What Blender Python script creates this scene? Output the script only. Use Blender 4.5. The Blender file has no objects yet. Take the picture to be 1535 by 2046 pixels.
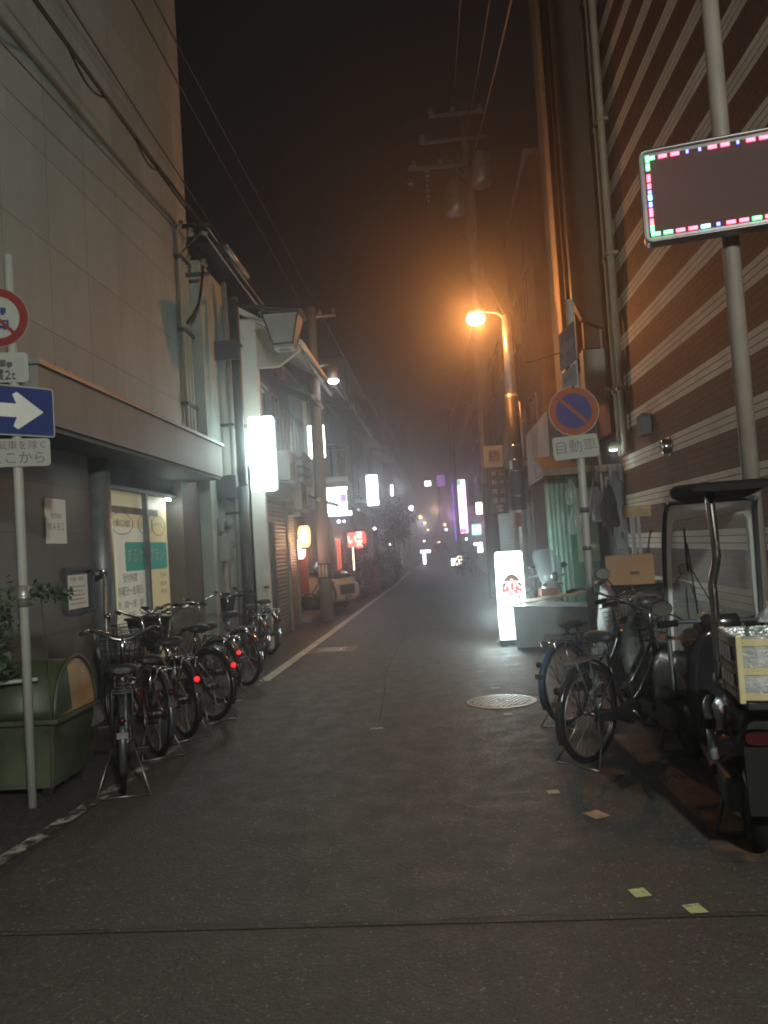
import bpy, bmesh, math, random
from mathutils import Vector, Matrix
random.seed(7)
sc = bpy.context.scene
C = sc.collection
PI = math.pi
R_ = math.radians

# ------------------------------------------------------------------ camera
CAM_H = 1.55
F, CX, CY = 1650.0, 767.5, 1023.0
_d = Vector(((875 - CX) / F, -(1085 - CY) / F, -1.0)).normalized()
_u = Vector((-0.062, 1.0, 0.0)); _u.z = -(_u.x * _d.x + _u.y * _d.y) / _d.z; _u.normalize()
_r = _d.cross(_u)
RM = Matrix((_r, _d, _u))
cam_d = bpy.data.cameras.new("camera"); cam = bpy.data.objects.new("camera", cam_d); C.objects.link(cam)
cam_d.sensor_fit = 'VERTICAL'; cam_d.sensor_height = 36.0; cam_d.lens = 36.0 * F / 2046.0
cam_d.clip_start = 0.05; cam_d.clip_end = 600
cam.matrix_world = Matrix.Translation((0, 0, CAM_H)) @ RM.to_4x4()
sc.camera = cam

# ------------------------------------------------------------------ world, exposure, lamps' overall level
W = bpy.data.worlds.new("World"); sc.world = W; W.use_nodes = True
bg = W.node_tree.nodes["Background"]
bg.inputs[0].default_value = (0.85, 0.86, 0.82, 1); bg.inputs[1].default_value = 0.006
sc.view_settings.view_transform = 'Standard'; sc.view_settings.look = 'None'
sc.view_settings.gamma = 1; sc.view_settings.use_curve_mapping = False
sc.view_settings.exposure = 0.0
cy = sc.cycles
cy.use_denoising = True
cy.max_bounces = 5; cy.diffuse_bounces = 2; cy.glossy_bounces = 3; cy.transmission_bounces = 3
cy.transparent_max_bounces = 8; cy.volume_bounces = 0
cy.sample_clamp_indirect = 4.0; cy.caustics_reflective = False; cy.caustics_refractive = False
cy.filter_width = 1.9
HAZE = .0145
LV = dict(sodium=270.0, behind=2500.0, sign=9.0)

def lamp(name, loc, power, col, size=0.05, parent=None, kind='POINT', rot=None, spot=None):
    l = bpy.data.lights.new(name, kind); l.energy = power; l.color = col
    l.shadow_soft_size = size
    if kind == 'SPOT' and spot: l.spot_size = R_(spot); l.spot_blend = 0.6
    o = bpy.data.objects.new(name, l); C.objects.link(o)
    if parent:
        o.parent = parent; o.location = Vector(loc) - parent.location
    else: o.location = loc
    if rot: o.rotation_euler = rot
    return o

# ------------------------------------------------------------------ materials
def nodes(name):
    m = bpy.data.materials.new(name); m.use_nodes = True
    n = m.node_tree.nodes; l = m.node_tree.links
    return m, n, l, n["Principled BSDF"]
def c4(c): return (c[0], c[1], c[2], 1)
def pos(n, l, scale=(1, 1, 1)):
    g = n.new('ShaderNodeNewGeometry'); mp = n.new('ShaderNodeMapping'); mp.inputs['Scale'].default_value = scale
    l.new(g.outputs['Position'], mp.inputs['Vector']); return mp.outputs[0]
def objc(n, l, scale=(1, 1, 1)):
    g = n.new('ShaderNodeTexCoord'); mp = n.new('ShaderNodeMapping'); mp.inputs['Scale'].default_value = scale
    l.new(g.outputs['Object'], mp.inputs['Vector']); return mp.outputs[0]
def noise(n, l, vec, scale, detail=4, rough=.55):
    t = n.new('ShaderNodeTexNoise'); t.inputs['Scale'].default_value = scale; t.inputs['Detail'].default_value = detail
    t.inputs['Roughness'].default_value = rough; l.new(vec, t.inputs['Vector']); return t.outputs['Fac']
def ramp(n, l, fac, stops):
    r = n.new('ShaderNodeValToRGB'); e = r.color_ramp.elements
    e[0].position = stops[0][0]; e[0].color = c4(stops[0][1]); e[1].position = stops[-1][0]; e[1].color = c4(stops[-1][1])
    for p, c in stops[1:-1]:
        x = e.new(p); x.color = c4(c)
    l.new(fac, r.inputs[0]); return r.outputs[0]
def mix(n, l, fac, a, b, mode='MIX'):
    m = n.new('ShaderNodeMix'); m.data_type = 'RGBA'; m.blend_type = mode
    for i, v in ((0, fac), (6, a), (7, b)):
        if hasattr(v, 'links') or hasattr(v, 'is_linked'): l.new(v, m.inputs[i])
        elif i == 0: m.inputs[0].default_value = v
        else: m.inputs[i].default_value = c4(v)
    return m.outputs[2]
def math_(n, l, op, a, b=None):
    m = n.new('ShaderNodeMath'); m.operation = op
    for i, v in enumerate((a, b)):
        if v is None: continue
        if hasattr(v, 'is_linked'): l.new(v, m.inputs[i])
        else: m.inputs[i].default_value = v
    return m.outputs[0]
def bump(n, l, b, h, strength=.3, dist=.01):
    x = n.new('ShaderNodeBump'); x.inputs['Strength'].default_value = strength; x.inputs['Distance'].default_value = dist
    l.new(h, x.inputs['Height']); l.new(x.outputs[0], b.inputs['Normal'])
_mc = {}
def mat(name, col, rough=.6, metal=0., var=.25, scale=6., bmp=.15, dirt=None, coat=0., stretch=(1, 1, 1), spec=.5):
    if name in _mc: return _mc[name]
    m, n, l, b = nodes(name)
    v = objc(n, l, stretch)
    f = noise(n, l, v, scale)
    lo = tuple(c * (1 - var) for c in col); hi = tuple(min(1, c * (1 + var)) for c in col)
    col_o = ramp(n, l, f, [(.3, lo), (.7, hi)])
    if dirt:
        f2 = noise(n, l, v, scale * .35, 6, .65)
        k = ramp(n, l, f2, [(.5, (0, 0, 0)), (.72, (1, 1, 1))])
        col_o = mix(n, l, k, col_o, dirt)
    l.new(col_o, b.inputs['Base Color'])
    b.inputs['Metallic'].default_value = metal
    b.inputs['Specular IOR Level'].default_value = spec
    rr = n.new('ShaderNodeMapRange'); l.new(f, rr.inputs[0]); rr.inputs[3].default_value = max(.03, rough - .1); rr.inputs[4].default_value = min(1, rough + .12)
    l.new(rr.outputs[0], b.inputs['Roughness'])
    if coat: b.inputs['Coat Weight'].default_value = coat; b.inputs['Coat Roughness'].default_value = .1
    if bmp: bump(n, l, b, noise(n, l, v, scale * 6, 3), bmp, .004)
    _mc[name] = m; return m
def emit(name, col, strength, base=(.8, .8, .8)):
    if name in _mc: return _mc[name]
    m, n, l, b = nodes(name)
    b.inputs['Base Color'].default_value = c4(base)
    b.inputs['Emission Color'].default_value = c4(col); b.inputs['Emission Strength'].default_value = strength
    b.inputs['Roughness'].default_value = .4
    _mc[name] = m; return m
def glass(name, tint=(.8, .9, .95), opac=.25, rough=.05):
    if name in _mc: return _mc[name]
    m, n, l, b = nodes(name)
    b.inputs['Base Color'].default_value = c4(tint); b.inputs['Roughness'].default_value = rough
    b.inputs['Specular IOR Level'].default_value = .8
    t = n.new('ShaderNodeBsdfTransparent'); t.inputs[0].default_value = (.93, .96, .97, 1)
    fr = n.new('ShaderNodeFresnel'); fr.inputs[0].default_value = 1.45
    a = math_(n, l, 'ADD', fr.outputs[0], opac); mx = n.new('ShaderNodeMixShader')
    l.new(a, mx.inputs[0]); l.new(t.outputs[0], mx.inputs[1]); l.new(b.outputs[0], mx.inputs[2])
    l.new(mx.outputs[0], n['Material Output'].inputs['Surface'])
    _mc[name] = m; return m

def m_asphalt(name, base=(.043, .0405, .036), grain=1.0, lighter=(.26, .25, .22)):
    m, n, l, b = nodes(name)
    v = pos(n, l)
    f = noise(n, l, v, .8, 6, .65); f2 = noise(n, l, v, 5, 5, .7); f3 = noise(n, l, v, 125, 3)
    lo = tuple(c * .5 for c in base); hi = tuple(c * 1.55 for c in base)
    c = ramp(n, l, f, [(.32, lo), (.68, hi)])
    c = mix(n, l, .4, c, ramp(n, l, f2, [(.3, lo), (.75, hi)]))
    c = mix(n, l, .62, c, ramp(n, l, f3, [(.36, tuple(x * .3 for x in base)), (.66, tuple(x * 2.1 for x in base))]))
    vo = n.new('ShaderNodeTexVoronoi'); vo.inputs['Scale'].default_value = 48; l.new(v, vo.inputs['Vector'])
    st = ramp(n, l, vo.outputs['Distance'], [(.20, (1, 1, 1)), (.34, (0, 0, 0))])
    gate = ramp(n, l, noise(n, l, v, 31, 2), [(.52, (0, 0, 0)), (.60, (1, 1, 1))])
    st = mix(n, l, 1.0, st, gate, 'MULTIPLY')
    c = mix(n, l, math_(n, l, 'MULTIPLY', st, .8 * grain), c, lighter)
    l.new(c, b.inputs['Base Color'])
    rr = ramp(n, l, f2, [(.3, (.5, .5, .5)), (.7, (.78, .78, .78))]); l.new(rr, b.inputs['Roughness'])
    b.inputs['Specular IOR Level'].default_value = .55
    h = math_(n, l, 'ADD', math_(n, l, 'MULTIPLY', vo.outputs['Distance'], .8), math_(n, l, 'MULTIPLY', f3, .6))
    bump(n, l, b, h, .75 * grain, .006)
    return m
def m_paint(name, col, under=(.036, .034, .030), wear=.5, sc_=14):
    m, n, l, b = nodes(name); v = pos(n, l)
    f = noise(n, l, v, sc_, 8, .7)
    k = ramp(n, l, f, [(max(.02, wear - .06), (0, 0, 0)), (wear + .06, (1, 1, 1))])
    k2 = ramp(n, l, noise(n, l, v, 3, 4), [(.25, tuple(x * .6 for x in col)), (.75, col)])
    l.new(mix(n, l, k, under, k2), b.inputs['Base Color']); b.inputs['Roughness'].default_value = .6
    bump(n, l, b, noise(n, l, v, 200, 2), .3, .004)
    return m
def m_brick():
    m, n, l, b = nodes("glazed_brick"); g = n.new('ShaderNodeNewGeometry')
    s = n.new('ShaderNodeSeparateXYZ'); l.new(g.outputs['Position'], s.inputs[0])
    cb = n.new('ShaderNodeCombineXYZ'); l.new(math_(n, l, 'ADD', s.outputs['Y'], s.outputs['X']), cb.inputs[0]); l.new(s.outputs['Z'], cb.inputs[1])
    bt = n.new('ShaderNodeTexBrick'); l.new(cb.outputs[0], bt.inputs['Vector'])
    bt.inputs['Scale'].default_value = 1; bt.inputs['Brick Width'].default_value = .118; bt.inputs['Row Height'].default_value = .06906
    bt.inputs['Mortar Size'].default_value = .0045; bt.inputs['Mortar Smooth'].default_value = .1; bt.inputs['Bias'].default_value = 0
    bt.inputs['Color1'].default_value = (.15, .075, .046, 1); bt.inputs['Color2'].default_value = (.11, .056, .036, 1)
    bt.inputs['Mortar'].default_value = (.03, .022, .018, 1)
    b2 = n.new('ShaderNodeTexBrick'); l.new(cb.outputs[0], b2.inputs['Vector'])
    for k in ('Scale', 'Brick Width', 'Row Height', 'Mortar Size', 'Mortar Smooth', 'Bias'): b2.inputs[k].default_value = bt.inputs[k].default_value
    b2.inputs['Mortar Size'].default_value = .002; b2.inputs['Brick Width'].default_value = .24
    b2.inputs['Color1'].default_value = (.66, .60, .51, 1); b2.inputs['Color2'].default_value = (.58, .53, .44, 1); b2.inputs['Mortar'].default_value = (.40, .36, .30, 1)
    z = math_(n, l, 'FRACT', math_(n, l, 'DIVIDE', math_(n, l, 'SUBTRACT', s.outputs['Z'], .207), .5525))
    k = math_(n, l, 'LESS_THAN', z, .375)
    nz = noise(n, l, g.outputs['Position'], 1.3, 5)
    hl = math_(n, l, 'LESS_THAN', math_(n, l, 'FRACT', math_(n, l, 'DIVIDE', math_(n, l, 'ADD', s.outputs['Z'], .005), .06906)), .14)
    c = mix(n, l, k, bt.outputs[0], b2.outputs[0]); c = mix(n, l, hl, c, (.032, .024, .019))
    c = mix(n, l, 1.0, c, ramp(n, l, nz, [(.25, (.72, .72, .72)), (.75, (1, 1, 1))]), 'MULTIPLY')
    l.new(c, b.inputs['Base Color']); b.inputs['Roughness'].default_value = .7; b.inputs['Specular IOR Level'].default_value = .3
    bump(n, l, b, math_(n, l, 'SUBTRACT', 1.0, bt.outputs['Fac']), .6, .006)
    return m
def m_grid(name, col, seam, pu, pv, ou, ov, wd=.012, axis='Y', rough=.6, stain=.35, jog=0):
    """panels / tiles with real-width joints measured in world metres"""
    m, n, l, b = nodes(name); g = n.new('ShaderNodeNewGeometry')
    s = n.new('ShaderNodeSeparateXYZ'); l.new(g.outputs['Position'], s.inputs[0])
    def line(o, per, off):
        f = math_(n, l, 'FRACT', math_(n, l, 'DIVIDE', math_(n, l, 'SUBTRACT', o, off), per))
        return math_(n, l, 'LESS_THAN', f, wd / per)
    ku = line(s.outputs[axis], pu, ou); kv = line(s.outputs['Z'], pv, ov)
    k = math_(n, l, 'MAXIMUM', ku, kv)
    v = pos(n, l, (1, 1, .35)); f = noise(n, l, v, 1.6, 6, .6); f2 = noise(n, l, v, 40, 3)
    c = ramp(n, l, f, [(.3, tuple(x * (1 - stain) for x in col)), (.72, col)])
    c = mix(n, l, .25, c, ramp(n, l, f2, [(.3, tuple(x * .7 for x in col)), (.7, tuple(min(1, x * 1.1) for x in col))]))
    cc = n.new('ShaderNodeCombineXYZ'); l.new(math_(n, l, 'FLOOR', math_(n, l, 'DIVIDE', math_(n, l, 'SUBTRACT', s.outputs[axis], ou), pu)), cc.inputs[0]); l.new(math_(n, l, 'FLOOR', math_(n, l, 'DIVIDE', math_(n, l, 'SUBTRACT', s.outputs['Z'], ov), pv)), cc.inputs[1])
    wn = n.new('ShaderNodeTexWhiteNoise'); l.new(cc.outputs[0], wn.inputs['Vector'])
    c = mix(n, l, 1.0, c, ramp(n, l, wn.outputs['Value'], [(0, (.86, .86, .87)), (1, (1, 1, 1))]), 'MULTIPLY')
    l.new(mix(n, l, k, c, seam), b.inputs['Base Color']); b.inputs['Roughness'].default_value = rough
    bump(n, l, b, math_(n, l, 'SUBTRACT', math_(n, l, 'MULTIPLY', f2, .15), k), .35, .006)
    return m
def m_slats(name, col, period=.075, rough=.45, metal=.3, axis='Z', depth=.012, dark=.25):
    m, n, l, b = nodes(name); g = n.new('ShaderNodeNewGeometry')
    s = n.new('ShaderNodeSeparateXYZ'); l.new(g.outputs['Position'], s.inputs[0])
    f = math_(n, l, 'FRACT', math_(n, l, 'DIVIDE', s.outputs[axis], period))
    w = math_(n, l, 'SINE', math_(n, l, 'MULTIPLY', f, PI))
    nz = noise(n, l, g.outputs['Position'], 2.2, 5)
    c = ramp(n, l, nz, [(.3, tuple(x * .7 for x in col)), (.7, col)])
    edge = math_(n, l, 'LESS_THAN', f, .12)
    l.new(mix(n, l, edge, c, tuple(x * dark for x in col)), b.inputs['Base Color'])
    b.inputs['Roughness'].default_value = rough; b.inputs['Metallic'].default_value = metal
    bump(n, l, b, w, .8, depth)
    return m

M = {}
M['asphalt'] = m_asphalt('asphalt_old')
M['asphalt_near'] = m_asphalt('asphalt_patch', (.041, .037, .032), .8, (.22, .20, .17))
M['asphalt_side'] = m_asphalt('asphalt_side', (.032, .028, .026), .7)
M['white_line'] = m_paint('road_paint_white', (.62, .6, .5), wear=.36)
M['white_worn'] = m_paint('road_paint_white_worn', (.55, .54, .48), wear=.53, sc_=7)
M['orange_line'] = m_paint('road_paint_orange', (.13, .085, .045), wear=.5, sc_=6)
M['mark_lime'] = m_paint('survey_paint_lime', (.55, .58, .28), wear=.40, sc_=40)
M['mark_pale'] = m_paint('survey_paint_pale', (.5, .45, .36), wear=.4, sc_=30)
M['mark_orange'] = m_paint('survey_paint_orange', (.5, .3, .17), wear=.4, sc_=30)
M['crack'] = mat('tar_joint', (.024, .022, .02), .8)
M['brick'] = m_brick()
M['panel'] = m_grid('concrete_cladding', (.345, .39, .37), (.16, .165, .15), .86, .84, 6.565, 3.725, .013)
M['ledge'] = m_grid('ledge_concrete', (.255, .26, .245), (.09, .085, .075), .62, 3.0, .2, -.5, .008, stain=.5)
M['soffit'] = mat('soffit', (.10, .11, .11), .7)
M['darktile'] = m_grid('dark_wall_tile', (.15, .13, .118), (.05, .045, .04), .6, .45, .1, .05, .008, rough=.45)
M['tile_strip'] = m_grid('corner_tile', (.5, .5, .46), (.2, .2, .18), .11, .22, .1, .05, .01)
M['plaster'] = mat('grey_plaster', (.30, .34, .31), .8, var=.18, scale=2, dirt=(.2, .22, .2))
M['plaster_w'] = mat('white_plaster', (.62, .60, .54), .8, var=.12, scale=2, dirt=(.45, .43, .38))
M['plaster_g'] = mat('old_grey_plaster', (.22, .225, .23), .8, var=.25, scale=2, dirt=(.12, .12, .12))
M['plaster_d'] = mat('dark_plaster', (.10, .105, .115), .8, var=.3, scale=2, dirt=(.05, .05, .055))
M['plaster_b'] = mat('brown_plaster', (.16, .12, .10), .8, var=.3, scale=2, dirt=(.08, .06, .05))
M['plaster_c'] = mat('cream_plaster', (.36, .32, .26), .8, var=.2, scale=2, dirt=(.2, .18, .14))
M['shutter'] = m_slats('steel_shutter', (.27, .29, .29))
M['shutter2'] = m_slats('beige_shutter', (.30, .25, .19), .06)
M['corr'] = m_slats('corrugated_sheet', (.30, .36, .42), .09, axis='Y')
M['roof'] = m_slats('roof_tile', (.07, .075, .08), .22, .6, 0, 'Y', .04)
M['wood_d'] = mat('dark_wood', (.07, .045, .03), .6, stretch=(1, 1, 6))
M['wood_b'] = mat('weathered_board', (.22, .15, .10), .65, stretch=(8, 1, 1), dirt=(.10, .08, .07))
M['plank'] = mat('pale_plank', (.46, .32, .18), .6, stretch=(1, 8, 1))
M['steel_w'] = mat('white_painted_pole', (.30, .305, .28), .6, var=.1, scale=3, dirt=(.35, .33, .3))
M['steel_g'] = mat('grey_steel', (.20, .21, .21), .45, .4)
M['galv'] = mat('galvanised', (.38, .38, .36), .42, .7, dirt=(.22, .2, .18))
M['steel_d'] = mat('dark_steel', (.05, .06, .065), .45, .2)
M['pipe_beige'] = mat('beige_pipe', (.30, .25, .18), .5, var=.12)
M['pipe_grey'] = mat('grey_pipe', (.28, .28, .26), .5, var=.15)
M['concrete'] = mat('pole_concrete', (.24, .23, .21), .8, var=.15, scale=5, dirt=(.17, .16, .15))
M['chrome'] = mat('chrome', (.5, .5, .5), .12, 1., bmp=0, var=.05)
M['alu'] = mat('aluminium', (.20, .20, .20), .36, .9, bmp=0, var=.08)
M['rubber'] = mat('rubber', (.008, .008, .008), .8, bmp=.1, spec=.15)
M['rubber_g'] = mat('grey_rubber', (.05, .05, .05), .7, bmp=.1)
M['blackp'] = mat('black_plastic', (.012, .012, .013), .45, bmp=.1, spec=.25)
M['vinyl'] = mat('seat_vinyl', (.018, .018, .02), .5, bmp=.25, scale=12)
M['paintblk'] = mat('black_gloss_paint', (.015, .015, .018), .22, 0, coat=.6, bmp=0)
M['paintsil'] = mat('silver_paint', (.36, .38, .38), .28, .6, coat=.5, bmp=0)
M['paintred'] = mat('dark_red_paint', (.16, .02, .02), .28, .1, coat=.5, bmp=0)
M['paintblue'] = mat('navy_paint', (.03, .05, .14), .28, .1, coat=.5, bmp=0)
M['paintbrn'] = mat('brown_paint', (.15, .08, .04), .28, .1, coat=.5, bmp=0)
M['paintgrn'] = mat('olive_paint', (.08, .11, .09), .28, .1, coat=.5, bmp=0)
M['paintdk'] = mat('graphite_paint', (.035, .04, .045), .3, .2, coat=.4, bmp=0)
M['green_frp'] = mat('green_fibreglass', (.028, .042, .019), .5, var=.25, scale=3, dirt=(.07, .10, .05))
M['green_body'] = mat('faded_green_fibreglass', (.042, .05, .032), .55, var=.3, scale=3, dirt=(.10, .12, .075))
M['orange_frp'] = mat('orange_fibreglass', (.36, .20, .09), .5, var=.25, scale=5, dirt=(.30, .22, .12))
M['sign_blue'] = mat('sign_blue', (.022, .034, .13), .6, var=.06, bmp=0, spec=.15)
M['sign_red'] = mat('sign_red', (.15, .018, .018), .6, var=.06, bmp=0, spec=.15)
M['sign_redf'] = mat('sign_red_faded', (.20, .05, .025), .6, var=.1, bmp=0, spec=.15)
M['sign_white'] = mat('sign_white', (.27, .275, .25), .6, var=.05, bmp=0, spec=.15)
M['blue_dull'] = mat('dull_sign_blue', (.06, .07, .13), .5, bmp=0)  # greyer, lower-contrast blue for the cross-street arrow sign
M['white_dull'] = mat('dull_sign_white', (.20, .19, .20), .5, bmp=0)  # darker grey than the sign white, for its arrow and plate
M['sign_back'] = mat('sign_back', (.3, .3, .3), .5, .5)
M['ink'] = mat('black_ink', (.02, .02, .025), .5, bmp=0)
M['ink_g'] = mat('grey_ink', (.16, .16, .14), .6, bmp=0)
M['film'] = mat('window_film', (.72, .64, .38), .5, var=.06, scale=1.5, bmp=0)
M['film_w'] = mat('window_film_white', (.76, .76, .64), .5, var=.05, bmp=0)
M['teal'] = mat('teal_print', (.06, .36, .31), .5, var=.05, bmp=0)
M['white_print'] = mat('white_print', (.55, .56, .53), .5, var=.03, bmp=0)
M['paper'] = mat('paper', (.74, .72, .69), .8, var=.06, scale=4)
M['frame_alu'] = mat('window_alu', (.16, .17, .18), .4, .5)
M['glass'] = glass('window_glass', opac=.05)
M['glass_d'] = mat('dark_window', (.02, .025, .03), .08, bmp=0)
M['shield'] = glass('scooter_shield', (.60, .72, .80), .5, .2)
M['clear'] = glass('clear_vinyl', (.8, .82, .8), .10, .12)
M['bag'] = glass('plastic_bag', (.5, .52, .5), .22, .2)
M['foil'] = mat('silver_foil', (.55, .57, .57), .27, .75, scale=9, bmp=1.0)
M['strap'] = mat('packing_tape_yellow', (.36, .31, .17), .42, var=.1)
M['crate_y'] = mat('crate_plastic', (.32, .165, .065), .5, var=.15, scale=3, bmp=.1)
M['tub'] = mat('grey_tub', (.20, .235, .24), .5, var=.2, scale=3, dirt=(.13, .15, .16))
M['tarp'] = mat('black_tarp', (.022, .022, .024), .35, bmp=.9, scale=5)
M['green_wall'] = mat('green_board', (.035, .16, .085), .55, var=.15)
M['green_pale'] = mat('pale_green_door', (.42, .52, .30), .5, var=.1)
M['curtain'] = mat('shop_curtain', (.30, .50, .42), .7, var=.1)
M['leaf'] = mat('leaf', (.035, .055, .03), .55, var=.4, scale=20)
M['leaf2'] = mat('leaf_dark', (.02, .035, .022), .55, var=.4, scale=20)
M['bark'] = mat('bark', (.05, .035, .025), .8)
M['cloth_blk'] = mat('black_cloth', (.018, .018, .02), .85, bmp=.5)
M['cloth_gry'] = mat('grey_cloth', (.22, .21, .21), .85, bmp=.5)
M['lens_r'] = emit('glowing_red_lens', (1, .03, .04), 1.1, (.5, .02, .02))  # on bicycles this glow imitates light thrown back by reflectors
M['lens_o'] = mat('amber_lens', (.035, .009, .002), .3, bmp=0, spec=.2)
M['lens_red'] = mat('red_lens', (.03, .002, .002), .35, bmp=0, spec=.2)
M['e_white'] = emit('lit_acrylic_white', (.80, 1.0, .97), LV['sign'])
M['e_white2'] = emit('lit_acrylic_soft', (.85, 1.0, .98), 7)
M['e_far'] = emit('far_lamp_white', (.9, .95, 1), 8)
M['e_farw'] = emit('far_lamp_warm', (1, .5, .18), 9)
M['e_pink'] = emit('lit_pink', (1, .55, .95), 5)
M['e_pinkd'] = emit('lit_magenta', (1, .05, .45), 2.5)
M['e_green'] = emit('lit_green', (.1, .9, .45), 1.2)
M['e_sodium'] = emit('sodium_lens', (1, .42, .11), 60)
M['e_lantern'] = emit('paper_lantern_lit', (1, .55, .22), 2.4)
M['e_lantw'] = emit('paper_lantern_white', (1, .78, .60), 4)
M['e_redl'] = emit('red_lantern_lit', (1, .06, .035), 1.3)
M['e_warm'] = emit('warm_text', (1, .78, .55), 5)
M['e_redp'] = emit('lit_red_print', (.75, .04, .025), .55, (.3, .02, .02))
M['e_brownp'] = emit('lit_brown_print', (.16, .05, .035), .5, (.1, .03, .02))
M['led_r'] = emit('led_red', (1, .03, .12), 4.5)
M['led_g'] = emit('led_green', (.05, 1, .22), 4.5)
M['led_b'] = emit('led_blue', (.08, .12, 1), 4.5)
M['led_c'] = emit('led_cyan', (.2, .9, 1), 4.5)
M['e_violet'] = emit('neon_violet', (.25, .12, 1), 1.4)
M['e_violetd'] = emit('neon_violet_dim', (.30, .10, .5), .7)
M['curt_in'] = mat('curtain_inside', (.3, .3, .27), .8)
M['clay'] = mat('planter_clay', (.12, .09, .08), .8)
M['insul'] = mat('porcelain', (.22, .20, .19), .25, bmp=0)

# ------------------------------------------------------------------ geometry helpers
def NB(): return bmesh.new()
def box(bm, x0, x1, y0, y1, z0, z1, bev=0., M4=None):
    r = bmesh.ops.create_cube(bm, size=1.0)
    vs = r['verts']
    for v in vs:
        v.co = Vector((x0 + (v.co.x + .5) * (x1 - x0), y0 + (v.co.y + .5) * (y1 - y0), z0 + (v.co.z + .5) * (z1 - z0)))
    if bev > 0:
        es = list({e for v in vs for e in v.link_edges})
        r2 = bmesh.ops.bevel(bm, geom=es, offset=bev, segments=2, affect='EDGES', profile=.6)
        vs = list({v for f in r2['faces'] for v in f.verts} | {v for v in vs if v.is_valid})
    if M4 is not None: bmesh.ops.transform(bm, matrix=M4, verts=[v for v in vs if v.is_valid])
    return vs
def tube(bm, pts, r, seg=8, cap=True, closed=False):
    pts = [Vector(p) for p in pts]; n = len(pts)
    rs = r if isinstance(r, (list, tuple)) else [r] * n
    up = None; rings = []
    for i, p in enumerate(pts):
        if closed: t = (pts[(i + 1) % n] - pts[i - 1])
        else: t = (pts[min(i + 1, n - 1)] - pts[max(i - 1, 0)])
        t.normalize()
        if up is None:
            up = Vector((0, 0, 1)) if abs(t.z) < .9 else Vector((1, 0, 0))
        a = t.cross(up)
        if a.length < 1e-4: up = Vector((0, 1, 0)); a = t.cross(up)
        a.normalize(); up = a.cross(t).normalized()
        rings.append([bm.verts.new(p + (a * math.cos(2 * PI * k / seg) + up * math.sin(2 * PI * k / seg)) * rs[i]) for k in range(seg)])
    m = n if closed else n - 1
    for i in range(m):
        A, B = rings[i], rings[(i + 1) % n]
        for k in range(seg):
            try: f = bm.faces.new((A[k], A[(k + 1) % seg], B[(k + 1) % seg], B[k])); f.smooth = True
            except ValueError: pass
    if cap and not closed:
        try: bm.faces.new(rings[0][::-1]); bm.faces.new(rings[-1])
        except ValueError: pass
def arc(c, r, a0, a1, n, ax1, ax2):
    c = Vector(c); ax1 = Vector(ax1); ax2 = Vector(ax2)
    return [c + ax1 * (r * math.cos(R_(a0 + (a1 - a0) * i / n))) + ax2 * (r * math.sin(R_(a0 + (a1 - a0) * i / n))) for i in range(n + 1)]
def torus(bm, c, R, r, ax1, ax2, n=40, seg=8):
    tube(bm, arc(c, R, 0, 360, n, ax1, ax2)[:-1], r, seg, closed=True)
def smooth_pts(pts, k=4):
    pts = [Vector(p) for p in pts]; out = []
    for i in range(len(pts) - 1):
        p0 = pts[max(i - 1, 0)]; p1 = pts[i]; p2 = pts[i + 1]; p3 = pts[min(i + 2, len(pts) - 1)]
        for j in range(k):
            t = j / k
            out.append(.5 * ((2 * p1) + (p2 - p0) * t + (2 * p0 - 5 * p1 + 4 * p2 - p3) * t * t + (3 * p1 - p0 - 3 * p2 + p3) * t ** 3))
    out.append(pts[-1]); return out
def loft(bm, rings, cap=True, smooth=True):
    V = [[bm.verts.new(p) for p in r] for r in rings]; n = len(V[0])
    for A, B in zip(V, V[1:]):
        for k in range(n):
            try: f = bm.faces.new((A[k], A[(k + 1) % n], B[(k + 1) % n], B[k])); f.smooth = smooth
            except ValueError: pass
    if cap:
        for r in (V[0][::-1], V[-1]):
            try: bm.faces.new(r)
            except ValueError: pass
def sring(c, a, b, ax1, ax2, n=16, e=2.6):
    c = Vector(c); ax1 = Vector(ax1); ax2 = Vector(ax2); out = []
    for k in range(n):
        t = 2 * PI * k / n; x, y = math.cos(t), math.sin(t)
        s = (abs(x) ** e + abs(y) ** e) ** (-1 / e)
        out.append(c + ax1 * (a * x * s) + ax2 * (b * y * s))
    return out
def lathe(bm, prof, c, n=20, axis=(0, 0, 1), smooth=True):
    ax = Vector(axis).normalized(); a = ax.orthogonal().normalized(); b = ax.cross(a)
    c = Vector(c)
    loft(bm, [[c + ax * h + (a * math.cos(2 * PI * k / n) + b * math.sin(2 * PI * k / n)) * r for k in range(n)] for r, h in prof], True, smooth)
def ball(bm, c, r, sx=1, sy=1, sz=1, u=14, v=9):
    q = bmesh.ops.create_uvsphere(bm, u_segments=u, v_segments=v, radius=1)
    for w in q['verts']: w.co = Vector((w.co.x * r * sx, w.co.y * r * sy, w.co.z * r * sz)) + Vector(c)
    for f in {f for w in q['verts'] for f in w.link_faces}: f.smooth = True
def prism(bm, poly, o, ax1, ax2, ax3, depth):
    """polygon (2-D list) in axes ax1/ax2 from o, extruded by depth along ax3"""
    o = Vector(o); ax1 = Vector(ax1); ax2 = Vector(ax2); ax3 = Vector(ax3)
    A = [bm.verts.new(o + ax1 * x + ax2 * y) for x, y in poly]
    B = [bm.verts.new(o + ax1 * x + ax2 * y + ax3 * depth) for x, y in poly]
    n = len(poly)
    bm.faces.new(A[::-1]); bm.faces.new(B)
    for k in range(n): bm.faces.new((A[k], A[(k + 1) % n], B[(k + 1) % n], B[k]))
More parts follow.
